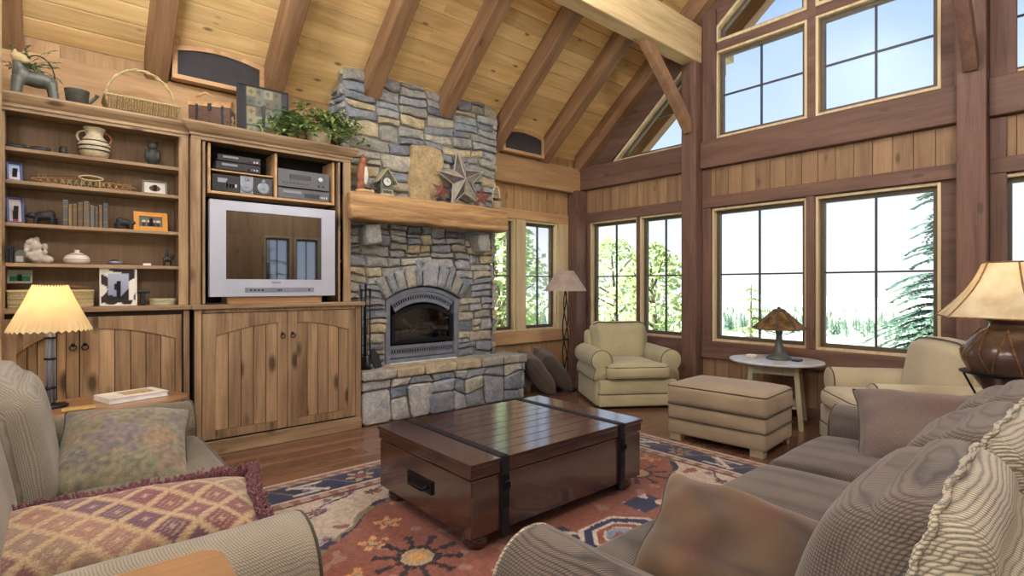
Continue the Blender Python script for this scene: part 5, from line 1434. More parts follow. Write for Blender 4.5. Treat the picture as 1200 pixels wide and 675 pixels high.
# floral pillow against the far arm
def floral(u,v):
    b_ = mix3(c8(128,126,98),c8(112,106,92),noise.noise(V(u*3,v*3,1))*.5+.5)
    for (cx_,cy_,r_,cc_) in ((.25,.78,.10,c8(140,70,72)),(.6,.75,.08,c8(70,72,70)),(.45,.45,.19,c8(98,84,120)),(.75,.4,.13,c8(160,112,80)),(.15,.25,.09,c8(44,54,96)),(.3,.15,.08,c8(62,70,96)),(.85,.2,.12,c8(126,84,80)),(.62,.15,.1,c8(96,112,84)),(.1,.55,.1,c8(134,110,88)),(.88,.7,.1,c8(104,92,110))):
        a = math.atan2(v-cy_,u-cx_); d = math.hypot(u-cx_,v-cy_)/(r_*(1+.3*math.cos(6*a)))
        if d < 1: b_ = mix3(cc_,b_,.25+.4*(.5+.5*math.sin(d*14)))
    b_ = mix3(b_,c8(118,112,94),.35); q = noise.noise(V(u*24,v*24,4)); b_ = mix3(b_,c8(156,132,108),max(0,q)*1.0); b_ = mix3(b_,c8(74,66,64),max(0,-q)*.9)
    return b_
Mx = Matrix.Translation((.25,3.13,.570)) @ T(0,0,0,rz=-.12) @ T(0,0,0,rx=.30,ry=.10)
pl = thing('floral_pillow','faded multicolour floral pillow lying on the olive sofa against its far arm','pillow',(.235,3.2,.48))
mb = pillow_mesh(.54,.72,.19,Mx,n=60,colfn=floral,pinch=.08,seed=2,wr=.012); mb.build('cover', M['floral'], pl, smooth=True)
m2 = MB(); m2.tube(mb.rimpts,.005,6,closed=True); m2.build('piping', M['weltO'], pl)
# kilim pillow with plum fringe
def kilim(u,v):
    a = u*6.0; b_ = v*3.0; p = a+b_; q = a-b_; i = math.floor(p); j = math.floor(q)
    fx = p-i; fy = q-j; d = max(abs(fx-.5),abs(fy-.5))
    base = c8(166,144,114); tones = [c8(118,76,78),c8(134,112,96),c8(100,72,82),c8(120,82,80),c8(140,106,92)]
    t_ = tones[(i*3+j*5)%5]
    if d > .44: return base
    if d > .38: return c8(150,118,88) if (int(fx*20)+int(fy*20))%2 else base
    if .20 < d < .25: return mix3(t_,base,.55) if (i+j)%2 else t_
    if d < .08: return mix3(t_,c8(190,168,130),.5)
    return mix3(t_,c8(70,50,56),.3*abs(noise.noise(V(u*20,v*20,1))))
pk = thing('kilim_pillow','long mauve diamond patterned pillow edged with shaggy plum fringe','pillow',(.16,2.1,.48))
Mx = Matrix.Translation((.145,2.01,.585)) @ T(0,0,0,rz=-.10) @ T(0,0,0,rx=.26)
mb = pillow_mesh(.80,.36,.17,Mx,n=84,colfn=kilim,pinch=.05,seed=6,wr=.010); mb.build('cover', M['floral'], pk, smooth=True)
mf = MB(); r = random.Random(3); rp = mb.rimpts; ctr = sum(rp,V(0,0,0))/len(rp)
N_ = len(rp); nrm = (Mx.to_3x3()@V(0,0,1)).normalized()
for i in range(84,N_-30):
    for k in range(22):
        p = rp[i].lerp(rp[(i+1)%N_],k/22); o_ = (p-ctr); o_.normalize()
        d = (o_*r.uniform(-.004,.036)+nrm*r.uniform(-.016,.054)+V(r.uniform(-.010,.010),r.uniform(-.010,.010),r.uniform(-.006,.014)))
        p = p-o_*.010; mf.tube([p,p+d*.6+V(0,0,.004),p+d],[.0045,.005,.003],4)
mf.build('fringe', M['fringe'], pk)

# near end table (golden wood, rounded corner)
t = thing('wooden_end_table','honey coloured wooden table corner in the bottom left foreground','table',(0,1.1,0))
def rrect(x0,x1,y0,y1,r_,n=8):
    P = []
    for (cx_,cy_,a0) in ((x1-r_,y1-r_,0),(x0+r_,y1-r_,PI/2),(x0+r_,y0+r_,PI),(x1-r_,y0+r_,1.5*PI)):
        for k in range(n+1): a = a0+PI/2*k/n; P.append((cx_+r_*math.cos(a),cy_+r_*math.sin(a)))
    return P
mb = MB(); mb.prism(rrect(-.30,.285,.74,1.37,.05),'z',.722,.75); mb.build('tabletop', M['oak'], t, bev=.006, seg=3)
mb = MB()
mb.box(-.26,.245,.78,.80,.63,.722); mb.box(-.26,.245,1.31,1.33,.63,.722); mb.box(-.26,-.24,.80,1.31,.63,.722); mb.box(.225,.245,.80,1.31,.63,.722); mb.build('apron', M['oak'], t, bev=.003)
for (x,y) in ((-.25,.79),(.235,.79),(-.25,1.32),(.235,1.32)):
    mb = MB(); mb.prism([(x-.022,y-.022),(x+.022,y-.022),(x+.022,y+.022),(x-.022,y+.022)],'z',0,.722); mb.build('leg', M['oak'], t, bev=.004)

# far oval end table, lamp and book
t = thing('oval_end_table','oval wooden end table between the olive sofa and the bookcase','table',(.16,4.28,0))
P = [(.16+.53*math.cos(2*PI*i/48),4.27+.33*math.sin(2*PI*i/48)) for i in range(48)]
mb = MB(); mb.prism(P,'z',.578,.60); mb.build('tabletop', M['oak'], t, bev=.007, seg=3)
mb = MB(); mb.prism([(.16+.46*math.cos(2*PI*i/40),4.27+.27*math.sin(2*PI*i/40)) for i in range(40)],'z',.50,.578); mb.build('apron', M['oak'], t)
for (x,y) in ((-.18,4.10),(.50,4.10),(-.18,4.44),(.50,4.44)):
    mb = MB(); mb.tube([(x,y,.0),(x,y,.5)],[.014,.024],10); mb.build('leg', M['oak'], t, smooth=True)
lx, ly = -.03, 4.33
t = thing('parchment_lamp','lit table lamp with a serrated parchment shade on a slim triple rod','lamp',(lx,ly,.60))
mb = MB(); mb.lathe([(0,0),(.085,0),(.09,.012),(.05,.022),(0,.026)],(lx,ly,.60),28); mb.build('base', M['iron'], t, smooth=True)
for k in range(3):
    a = 2*PI*k/3+.4; mb = MB(); dx, dy = .020*math.cos(a), .020*math.sin(a); mb.tube([(lx+dx,ly+dy,.62),(lx+dx*.9,ly+dy*.9,.9),(lx+dx*.6,ly+dy*.6,1.20)],.008,8); mb.build('rod', M['pewter'], t, smooth=True)
mb = MB()
for zz in (.72,.90,1.03): mb.lathe([(.030,-.006),(.034,0),(.030,.006)],(lx,ly,zz),14)
mb.build('collar', M['iron'], t)
def conical_shade(c, r0, r1, z0, z1, n=72, scal=.012, th=.002):
    mb = MB(); P0 = []; P1 = []
    prof = [(r0,z0),(r0+(r1-r0)*.33,z0+(z1-z0)*.33),(r0+(r1-r0)*.66,z0+(z1-z0)*.66),(r1,z1)]
    vs = []; fs = []
    for s,(dr) in enumerate((0,-th)):
        for q,(rr_,zz) in enumerate(prof):
            for k in range(n):
                a = 2*PI*k/n; dz = (scal if k%2 else -scal*.2)*( -1 if q == 0 else (1 if q == 3 else 0)); vs.append((c[0]+(rr_+dr)*math.cos(a),c[1]+(rr_+dr)*math.sin(a),zz+dz))
    m_ = len(prof)
    for s in (0,1):
        for q in range(m_-1):
            for k in range(n):
                l = (k+1)%n; o_ = s*m_*n; f = (o_+q*n+k,o_+q*n+l,o_+(q+1)*n+l,o_+(q+1)*n+k); fs.append(f if s==0 else f[::-1])
    for q in (0,m_-1):
        for k in range(n):
            l = (k+1)%n; fs.append((q*n+k,q*n+l,m_*n+q*n+l,m_*n+q*n+k))
    mb.add(vs,fs); return mb
conical_shade((lx,ly),.205,.085,1.08,1.345).build('lamp_shade', M['parch'], t)
mb = MB()
for k in range(3): a = 2*PI*k/3; mb.tube([(lx,ly,1.325),(lx+.083*math.cos(a),ly+.083*math.sin(a),1.325)],.002,5)
mb.tube([(lx,ly,1.19),(lx,ly,1.34)],.004,6); mb.build('harp', M['iron'], t)
mb = MB(); mb.lathe([(0,-.035),(.022,-.015),(.026,.005),(.016,.03),(.010,.045)],(lx,ly,1.235),14); mb.build('bulb', M['bulb'], t, smooth=True)
t = thing('white_book','large white picture book lying on the oval end table','book',(.40,4.30,.602))
Mx = T(.38,4.33,.602,rz=.28); mb = MB(); mb.box(-.17,.17,-.125,.125,.0,.004,Mx); mb.box(-.17,.17,-.125,.125,.030,.034,Mx); mb.box(-.17,-.166,-.125,.125,.004,.03,Mx); mb.build('cover', M['whitef'], t)
mb = MB(); mb.box(-.165,.164,-.121,.121,.004,.030,Mx); mb.build('pages', M['paper'], t)
mb = MB(); mb.box(-.06,.12,-.06,.09,.034,.0345,Mx); mb.build('cover_picture', M['stoneTan'], t)
M['gold'] = plain('old_gold_cloth', rgb(176,142,84), .8, var=.3, vs=60)
mb = MB(); mb.rbox((.10,4.14,.606),(.16,.10,.008),.003,n=6,M=None,wr=.002); tag(mb.build('gold_coaster', M['gold'], bev=0), 'small old gold patterned mat on the oval table beside the white book', 'mat')

# ---- big charcoal sofa at the right (faces +Y)
sf = thing('charcoal_sofa','long charcoal brown chenille sofa filling the right foreground','sofa',(2.30,.06,0),0,local=True)
mb = MB(); mb.rbox((0,.56,.20),(2.70,.98,.26),.03,n=8); mb.build('base', M['sofaD'], sf, smooth=True)
mb = MB(); mb.rbox((0,.11,.42),(2.66,.20,.72),.08,n=(16,6,10),wr=.006); mb.build('back_frame', M['sofaD'], sf, smooth=True)
arm(sf,-1.215,-1, .06,1.10, .08,.640,.26,.150,'sofaD','sofaB')
arm(sf, 1.245, 1, .06,1.08, .08,.640,.24,.130,'sofaS','welt')
for k,x in enumerate((-.735,0,.735)):
    cushion(sf,'seat_cushion',(x,.68,.385),(.73,.86,.19),.055,(.01,.02,.035),'sofaS','welt',seed=11+k)
for k,x in enumerate((-.75,-.01,.74)):
    hgt = (.52,.52,.50)[k]
    Mx = T(x,.275,.635,rx=.34,rz=(.05,-.03,.0)[k])
    cushion(sf,'back_cushion',(0,0,.02),(.77,.28,hgt),.12,(.01,.05,.04),'sofaD',None,M_=Mx,seed=15+k,n=(26,20,16),wr=.009,mats=[M['sofaD'],M['sofaB']],split_=12)
feet(sf,[(-1.2,.1),(1.2,.1),(-1.2,1.0),(1.2,1.0)])
M['pilR'] = fabric('rust_brown_faded_cloth', rgb(150,104,76), rgb(84,66,58), weave=160, contrast=.35, blot=5)
M['pilG'] = fabric('grey_brown_cloth', rgb(120,104,98), rgb(88,70,64), weave=180, contrast=.35, blot=3.5)
p = thing('rust_pillow','faded rust and brown pillow against the near arm of the charcoal sofa','pillow',(1.42,.75,.48))
def rust(u,v):
    b_ = mix3(c8(90,68,56),c8(76,64,56),noise.noise(V(u*2.4,v*2.4,7))*.5+.5); g = .5+.5*math.sin((u*.8+v*.3)*16+2*noise.noise(V(u*3,v*3,2)))
    b_ = mix3(b_,c8(154,126,88),.35*max(0,math.sin(v*7+1)))
    b_ = mix3(b_,c8(104,60,50),.4*max(0,noise.noise(V(u*4,v*3,12))*2)); return mix3(mix3(b_,c8(112,92,66),.4*max(0,min(1,.5+3*noise.noise(V(u*2.2,v*2.6,31))))),c8(62,54,52),.45*g)
Mx = Matrix.Translation((1.50,.76,.548)) @ T(0,0,0,rz=-1.00) @ T(0,0,0,rx=.52) @ T(0,0,0,rz=-.30)
mb = pillow_mesh(.49,.46,.22,Mx,n=40,colfn=rust,pinch=.07,seed=9,wr=.022); mb.build('cover', M['rustF'], p, smooth=True)
m2 = MB(); m2.tube(mb.rimpts,.004,6,closed=True); m2.build('seam', M['welt'], p)
p = thing('grey_brown_pillow','plain grey brown pillow propped at the far end of the charcoal sofa','pillow',(3.05,.66,.48))
def gb(u,v):
    b_ = mix3(c8(112,98,92),c8(92,78,74),noise.noise(V(u*2,v*2,1))*.5+.5); return mix3(b_,c8(112,80,72),.25*max(0,min(1,4*noise.noise(V(u*2,v*2,8)))))
Mx = Matrix.Translation((3.29,.64,.615)) @ T(0,0,0,rz=-1.25) @ T(0,0,0,rx=.62)
mb = pillow_mesh(.60,.52,.22,Mx,n=36,colfn=gb,pinch=.06,seed=4,wr=.012); mb.build('cover', M['floral'], p, smooth=True)
m2 = MB(); m2.tube(mb.rimpts,.005,6,closed=True); m2.build('piping', M['welt'], p)

# ---- armchairs
def armchair(name, label, loc, rz, mat, W=.98, D=.95, welt='welt', seat_h=.47, back_h=.88, arm_h=.64, wing=0):
    t = thing(name, label, 'armchair', loc, rz, local=True); aw = .21
    mb = MB(); mb.rbox((0,D/2-.02,.235),(W-.10,D-.06,.155),.014,n=8,puff=(0,.01,0)); mb.build('upper_band', M[mat], t, smooth=True)
    mb = MB(); mb.rbox((0,D/2-.02,.095),(W-.09,D-.05,.135),.012,n=8,puff=(0,.01,0)); mb.build('lower_band', M[mat], t, smooth=True)
    mb = MB(); P = [V(x,y,.163) for (x,y) in rrect(-(W-.10)/2-.003,(W-.10)/2+.003,.01,D-.045,.03,4)]; mb.tube(P,.006,6,closed=True); mb.build('band_welt', M[welt], t)
    for s in (-1,1): arm(t, s*(W/2-aw/2), s, .06, D-.10, .30, arm_h, aw, .118, mat, welt, wr=.004)
    for s in (-1,1):
        mb = MB(); mb.rbox((s*(W/2-aw/2-.005),(D-.12)/2+.03,.20),(aw-.03,D-.16,.34),.02,n=6); mb.build('side_panel', M[mat], t, smooth=True)
    cw = W-2*aw+.0; 
    def tc(q):   # T shaped front: widens in front of the arms
        f_ = max(0,min(1,(q.y-(D-.16))/.05)); return (q.x*(1+f_*(.30 if not wing else .22)), q.y, q.z)
    cushion(t,'seat_cushion',(0,D-.40,.395),(cw,.78,.17),.06,(.0,.015,.035),mat,welt,fn=tc,seed=3,n=(14,18,8),wr=.003)
    mb = MB(); mb.rbox((0,.09,.50),(W-.18,.16,.62),.06,n=(10,6,10)); mb.build('back_frame', M[mat], t, smooth=True)
    Mx = T(0,.19,.66,rx=.20)
    def bf(q):
        wdn = 1+.12*max(0,(q.z)/.25); zz = q.z+.022*(1-(q.x/.36)**2 if wing else (abs(q.x)/.36)**2-.6)
        return (q.x*wdn,q.y,zz)
    b_ = cushion(t,'back_cushion',(0,0,0),(cw+.08,.22,.50),.10,(.01,.06,.02),mat,None,M_=Mx,seed=8,fn=bf,n=(16,10,14),wr=.004)
    mb = MB(); P = []
    w_ = (cw+.08)/2
    for i in range(21):
        q = -1+2*i/20; v = V(*bf(V(w_*.93*q,-.06,.25-.035*max(0,abs(q)-.75)/.25))); P.append(Mx@V(v.x,v.y,v.z+.008))
    mb.tube(P,.006,6); P2 = [Mx@V(*bf(V(w_*.93*q_,.075,.245-.035*max(0,abs(q_)-.75)/.25))) for q_ in [-1+2*i/20 for i in range(21)]]; mb.tube(P2,.006,6)
    mb.build('piping', M[welt], b_, smooth=True)
    return t
armchair('cream_armchair','sage cream rolled arm armchair in the window corner by the floor lamp',(5.34,4.22,0),math.radians(236-90),'armC')
armchair('beige_armchair','pale beige armchair by the gable windows, partly behind the charcoal sofa',(5.33,.77,0),math.radians(127.7-90),'armR',wing=1,W=1.0)
# ottoman
t = thing('ottoman','beige upholstered ottoman with three tiers and block feet on the bare floor','ottoman',(4.43,2.24,0),math.radians(4),local=True)
for nm,zc,h_,dx in (('upper_tier',.40,.18,0),('middle_tier',.255,.13,0),('lower_tier',.125,.135,0)):
    mb = MB(); mb.rbox((0,0,zc),(.64,.84,h_) if nm == 'upper_tier' else (.62,.82,h_),.04 if nm == 'upper_tier' else .018,n=(10,12,8),puff=(.012,.012,.025 if nm == 'upper_tier' else 0),wr=.004); mb.build(nm, M['otto'], t, smooth=True)
for zz,ex in ((.476,.003),(.322,.004),(.318,.002),(.196,.004)):
    mb = MB(); P = [V(x,y,zz) for (x,y) in rrect(-.315-ex,.315+ex,-.415-ex,.415+ex,.035,4)]; mb.tube(P,.0055,6,closed=True); mb.build('piping', M['welt'], t)
for (sx,sy) in ((1,1),(1,-1),(-1,1),(-1,-1)):
    mb = MB(); x,y = sx*.245, sy*.345; mb.prism([(x-.055*sx,.085),(x+.058*sx,.085),(x+.058*sx,0),(x+.0*sx,0)],'y',y-.05,y+.055); mb.build('foot', M['otto'], t, bev=.004)

# ---- chest coffee table
t = thing('trunk_coffee_table','big dark wooden trunk coffee table with black straps on the rug','coffee table',(2.235,2.575,0))
X0,X1,Y0,Y1 = 1.53,2.94,2.08,3.07
mb = MB(); mb.box(X0+.012,X1-.012,Y0+.012,Y1-.012,.095,.385); mb.build('trunk_body', M['chest'], t, bev=.006)
mb = MB(); mb.box(X0+.006,X1-.006,Y0+.006,Y1-.006,.391,.448); mb.build('lid_rim', M['chest'], t, bev=.005)
mb = MB(); 
for (a,b_) in ((X0,X0+.20),(X1-.20,X1)): mb.box(a,b_,Y0,Y1,.448,.47)
k = 9; w_ = (Y1-Y0)/k
for i in range(k): mb.box(X0+.2,X1-.2,Y0+i*w_+.0015,Y0+(i+1)*w_-.0015,.448,.47)
mb.build('lid_planks', M['chest'], t, bev=.0025)
mb = MB(); mb.box(X0+.012,X0+.02,Y0+.012,Y1-.012,.095,.385); 
for xx in (X0+.22,X1-.22):
    mb = MB(); mb.box(xx-.024,xx+.024,Y0-.004,Y1+.004,.468,.475); mb.box(xx-.024,xx+.024,Y0-.006,Y0+.013,.06,.475); mb.box(xx-.024,xx+.024,Y1-.013,Y1+.006,.06,.475)
    s_ = mb.build('strap', M['strap'], t, bev=.002)
    mb = MB(); mb.box(xx-.018,xx+.018,Y0-.012,Y0-.004,.30,.38); mb.tube([(xx-.012,Y0-.018,.345),(xx+.0,Y0-.030,.355),(xx+.014,Y0-.018,.345),(xx+.018,Y0-.016,.315)],.006,8); mb.box(xx-.02,xx+.02,Y0-.010,Y0-.004,.21,.27); mb.build('latch', M['iron'], s_, bev=.001)
for (sx,x) in ((-1,X0+.012),(1,X1-.012)):
    mb = MB(); mb.box(min(x,x+sx*.012),max(x,x+sx*.012),2.44,2.70,.215,.285); o_ = mb.build('handle_plate', M['iron'], t, bev=.003)
    mb = MB(); mb.tube([(x+sx*.02,2.47,.26),(x+sx*.035,2.50,.235),(x+sx*.035,2.64,.235),(x+sx*.02,2.67,.26)],.008,8); mb.build('drop_handle', M['iron'], o_, smooth=True)
for (x,y) in ((X0+.10,Y0+.10),(X1-.10,Y0+.10),(X0+.10,Y1-.10),(X1-.10,Y1-.10)):
    mb = MB(); mb.lathe([(.035,.011),(.062,.03),(.070,.052),(.062,.075),(.045,.085),(.055,.096),(.0,.096)],(x,y,0),24); mb.build('bun_foot', M['chest'], t, smooth=True)

# ---- rug
RX0,RX1,RY0,RY1 = .46,4.035,.95,3.74; RCX,RCY = 2.25,2.42
navy = c8(34,40,72); creamc = c8(182,168,152); rose = c8(130,84,72); terra = c8(130,72,56); tan = c8(164,140,108); olive = c8(122,112,86); pink = c8(160,134,120); slate = c8(120,130,150)
def flower(dx,dy,R_,cols,n_=8):
    a = math.atan2(dy,dx); d = math.hypot(dx,dy)/R_; rr_ = .72+.28*math.cos(n_*a)
    if d < .3: return cols[0]
    if d < .42: return cols[1]
    if d < rr_: return cols[2]
    return None
def rugcol(x,y):
    d = min(x-RX0,RX1-x,y-RY0,RY1-y); jit = noise.noise(V(x*9,y*9,3))
    if d < .035: return mix3(pink,creamc,.3)
    if d < .055: return c8(120,70,60)
    if d < .10:
        s = (x+y)*1.0; return rose if int(s/.05)%2 else tan
    horiz = (y-RY0 < .5 or RY1-y < .5) and not (x-RX0 < d+1e-6 or RX1-x < d+1e-6)
    s = x if min(y-RY0,RY1-y) <= min(x-RX0,RX1-x) else y
    if d < .34:
        e = d-.22; k = s/.36; i = math.floor(k); ds = (k-i-.5)*.36
        if i%2 == 0:
            f = flower(ds,e,.105,[c8(150,72,56),navy,tan if i%4 == 0 else olive],6)
            if f: return f
        else:
            q = abs(ds*.8+e*.9*(1 if i%4==1 else -1))
            if abs(ds) < .10 and q < .022: return creamc
            f = flower(ds,e,.06,[creamc,c8(150,72,56),slate],5)
            if f: return f
            if abs(abs(e)-.07) < .014 and abs(ds) < .12: return creamc
        if abs(math.sin(s*17)*.09-e) < .010: return olive
        return navy
    if d < .365: return creamc
    if d < .43: return rose if math.sin(s*52) > 0 else pink
    if d < .45: return c8(70,48,50)
    # field
    dx = x-RCX; dy = y-RCY; m_ = (abs(dx)/1.42)**1.35+(abs(dy)/.90)**1.35+.05*jit+.035*math.sin(math.atan2(dy,dx)*14)
    if m_ < 1:
        if m_ > .93: return olive if jit > -.1 else navy
        base = mix3(terra,rose,.35+.5*noise.noise(V(x*2,y*2,5)))
        for (fx,fy,R_,nn) in ((1.35,2.28,.23,14),(3.15,2.28,.23,14)):
            a = math.atan2(y-fy,x-fx); dd = math.hypot(x-fx,(y-fy))/R_
            if dd < .36: return tan if dd > .18 else c8(190,140,84)
            if dd < .46+.06*math.cos(nn*a): return c8(40,32,40)
            if dd < .98 and math.cos(10*a) > .25+.5*abs(math.sin(dd*14)) : return c8(44,34,42)
        for (fx,fy) in ((1.42,2.72),(1.62,2.98),(1.25,2.55),(1.05,2.30),(2.0,1.80),(2.9,1.85),(3.2,2.7),(2.5,3.0),(1.2,2.0),(1.6,1.9),(3.5,2.4),(3.0,2.55)):
            f = flower(x-fx,y-fy,.085,[tan,terra,c8(190,140,96)],5)
            if f and jit > -.15: return f
        ddx, ddy = abs(x-2.30), abs(y-1.78); dd = max(ddx*.9,ddy*1.5,(ddx+ddy)*.85)
        if dd < .26:
            if dd > .23: return creamc
            if dd > .17: return navy
            if dd > .145: return creamc
            if dd > .10: return terra
            if dd > .085: return creamc
            return slate if jit > 0 else rose
        if (abs(x-2.0) < .13 and abs(y-1.95) < .10) or (abs(x-2.75) < .12 and abs(y-1.93) < .09) or (abs(x-2.0)<.12 and abs(y-1.58)<.1): return navy if jit < .2 else creamc
        return mix3(base,pink,.5) if jit > .42 else base
    base = mix3(creamc,pink,.3+.4*noise.noise(V(x*3,y*3,9)))
    for (fx,fy,an,L) in ((.95,2.95,.6,.30),(1.15,3.12,.5,.34),(.98,2.65,.4,.26),(3.35,3.05,2.4,.32),(3.5,2.75,2.2,.3),(3.62,2.35,1.2,.34),(3.45,1.8,.7,.3),(3.1,1.55,.4,.3),(1.0,1.75,2.6,.3),(1.35,1.5,2.8,.3),(1.55,3.2,.2,.3),(2.1,3.22,.1,.3),(3.0,3.2,2.9,.3)):
        u = (x-fx)*math.cos(an)+(y-fy)*math.sin(an); v_ = -(x-fx)*math.sin(an)+(y-fy)*math.cos(an)
        if 0 < u < L and abs(v_-.02*math.sin(u*16)) < .008: return c8(72,52,56)
        for q_ in (0,L*.5,L):
            f = flower(u-q_,v_-(.05 if q_==L*.5 else 0),.05,[c8(150,72,56),c8(70,50,56),slate if q_ else c8(80,56,56)],6)
            if f: return f
    if jit > .50: return rose
    return base
nx, ny = 330, 258; mb = MB(); vs = []; cc = []; fs = []
for j in range(ny+1):
    for i in range(nx+1):
        x = RX0+(RX1-RX0)*i/nx; y = RY0+(RY1-RY0)*j/ny; vs.append((x,y,.010)); kq = .86+.30*R.random()+.22*noise.noise(V(x*30,y*30,2)); cc.append(tuple(q_*kq*.93 for q_ in rugcol(x+.006*noise.noise(V(x*40,y*40,1)),y+.006*noise.noise(V(x*40,y*40,7)))))
for j in range(ny):
    for i in range(nx): fs.append((j*(nx+1)+i,j*(nx+1)+i+1,(j+1)*(nx+1)+i+1,(j+1)*(nx+1)+i))
o_ = len(vs)
for j in range(2):
    for i in range(2): vs.append((RX0+(RX1-RX0)*i,RY0+(RY1-RY0)*j,.0005)); cc.append(pink)
c00,c10,c01,c11 = 0,nx,ny*(nx+1),ny*(nx+1)+nx
fs += [(o_,o_+1,c10)+tuple(range(nx-1,-1,-1)),(o_+1,o_+3)+tuple((ny-k)*(nx+1)+nx for k in range(ny+1)),(o_+3,o_+2)+tuple(ny*(nx+1)+i for i in range(nx+1)),(o_+2,o_)+tuple(k*(nx+1) for k in range(ny+1)),(o_,o_+2,o_+3,o_+1)]
mb.add(vs,fs); mb.c = cc
M['rug'] = fabric('rug_pile', rgb(150,100,80), rgb(90,60,50), attr=True, contrast=.35, weave=120, bump=.4)
tag(mb.build('oriental_rug', M['rug']), 'oriental rug with a terracotta medallion and navy flowered border', 'rug')

# ---- side table by the windows
sx_, sy_ = 5.39, 2.25
t = thing('painted_side_table','pale oval topped side table with cream splayed legs and a lower shelf','table',(sx_,sy_,0))
mb = MB(); mb.prism([(sx_+.40*math.cos(2*PI*i/48),sy_+.43*math.sin(2*PI*i/48)) for i in range(48)],'z',.60,.62); mb.build('tabletop', M['pale_top'], t, bev=.006, seg=3)
Mt = T(sx_,sy_,0,rz=.30)
mb = MB()
for (a,b_,c_,d_) in ((-.20,.20,-.21,-.19),(-.20,.20,.19,.21),(-.21,-.19,-.2,.2),(.19,.21,-.2,.2)): mb.box(a,b_,c_,d_,.50,.60,Mt)
mb.build('apron', M['cream'], t, bev=.003)
for (a,b_) in ((1,1),(1,-1),(-1,1),(-1,-1)):
    mb = MB(); mb.add([Mt@V(a*(.17+q)+dx*.022,b_*(.17+q)+dy*.022,z_) for (q,z_) in ((.07,0),(.02,.60)) for (dx,dy) in ((-1,-1),(1,-1),(1,1),(-1,1))],[(0,3,2,1),(4,5,6,7),(0,1,5,4),(1,2,6,5),(2,3,7,6),(3,0,4,7)]); mb.build('leg', M['cream'], t, bev=.004)
mb = MB(); mb.box(-.22,.22,-.22,.22,.19,.21,Mt); mb.build('lower_shelf', M['cream'], t, bev=.004)
t = thing('magazine_stack','small stack of magazines and a dark red box on the lower shelf','magazines',(5.22,2.12,.212))
mb = MB(); mb.box(-.10,.10,-.08,.08,0,.05,T(5.25,2.14,.212,rz=.2)); mb.build('magazines', M['paper'], t, bev=.003)
mb = MB(); mb.box(-.07,.07,-.06,.06,.05,.12,T(5.25,2.14,.212,rz=.1)); mb.build('dark_red_box', M['cardinal'], t, bev=.003)
# bronze mica lamp
bx_, by_ = 5.45, 2.24
t = thing('bronze_mica_lamp','bronze table lamp with a broad conical mica shade, on the painted side table','lamp',(bx_,by_,.62))
mb = MB(); mb.lathe([(0,0),(.115,0),(.118,.012),(.10,.03),(.065,.06),(.042,.11),(.032,.17),(.028,.24),(.034,.27),(.036,.285),(.014,.30),(0,.30)],(bx_,by_,.62),28); mb.build('flared_base', M['tin'], t, smooth=True)
mb = MB(); 
for k in range(4):
    a = 2*PI*k/4+.5; mb.tube([(bx_+.034*math.cos(a),by_+.034*math.sin(a),.865),(bx_+.09*math.cos(a),by_+.09*math.sin(a),.875),(bx_+.15*math.cos(a),by_+.15*math.sin(a),.92),(bx_+.20*math.cos(a),by_+.20*math.sin(a),.935)],.0045,6)
mb.tube([(bx_,by_,.90),(bx_,by_,1.135)],.006,8); mb.build('shade_arm', M['iron'], t, smooth=True)
N8 = 6
def facet_shade(c, r0, r1, z0, z1, n, mat_pane, mat_rib, root, rot=0, flare=0, rib=.006):
    cols_ = []
    K = 6
    for q in range(K+1):
        s = q/K; rr_ = r0+(r1-r0)*s-flare*math.sin(PI*s)*(r0-r1); cols_.append((rr_, z0+(z1-z0)*s))
    for k in range(n):
        a0 = rot+2*PI*k/n; a1 = rot+2*PI*(k+1)/n; mb = MB(); vs = []; fs = []
        for (rr_,zz) in cols_:
            for (o_,) in ((0,),(-.002,)):
                vs.append((c[0]+(rr_+o_)*math.cos(a0),c[1]+(rr_+o_)*math.sin(a0),zz)); vs.append((c[0]+(rr_+o_)*math.cos(a1),c[1]+(rr_+o_)*math.sin(a1),zz))
        for q in range(K):
            b_ = q*4; fs += [(b_,b_+1,b_+5,b_+4),(b_+2,b_+6,b_+7,b_+3)]
        fs += [(0,2,3,1),(K*4,K*4+1,K*4+3,K*4+2)]
        mb.add(vs,fs); mb.build('shade_panel', M[mat_pane], root)
    mb = MB()
    for k in range(n):
        a0 = rot+2*PI*k/n; mb.tube([(c[0]+(rr_+.001)*math.cos(a0),c[1]+(rr_+.001)*math.sin(a0),zz) for (rr_,zz) in cols_],rib,6)
    for (rr_,zz) in (cols_[0],cols_[-1]):
        mb.tube([(c[0]+rr_*math.cos(rot+2*PI*k/n),c[1]+rr_*math.sin(rot+2*PI*k/n),zz) for k in range(n)],rib,6,closed=True)
    mb.build('shade_frame', M[mat_rib], root)
facet_shade((bx_,by_),.245,.055,.925,1.10,8,'mica','bronze',t,rot=.25,rib=.007)
mb = MB(); mb.lathe([(.062,1.095),(.058,1.115),(.02,1.125),(.012,1.14),(0,1.145)],(bx_,by_,0),20); mb.build('cap', M['bronze'], t, smooth=True)
mb = MB(); mb.lathe([(0,-.02),(.016,-.008),(.018,.01),(.008,.03)],(bx_,by_,.985),12); mb.build('bulb', M['bulb'], t, smooth=True)
t = thing('coaster_box','small white coaster box at the left of the painted side table','box',(5.30,2.48,.622)); mb = MB(); mb.box(5.25,5.34,2.40,2.49,.622,.632); mb.box(5.255,5.335,2.405,2.485,.636,.66); mb.build('box', M['carc'], t, bev=.003)
mb = MB(); mb.box(5.253,5.337,2.403,2.487,.632,.636); mb.build('dark_line', M['bear'], t)
mb = MB(); mb.rbox((5.42,2.06,.631),(.10,.07,.018),.006,n=6); tag(mb.build('reading_case', M['bear']), 'small dark case beside the bronze lamp foot', 'case')

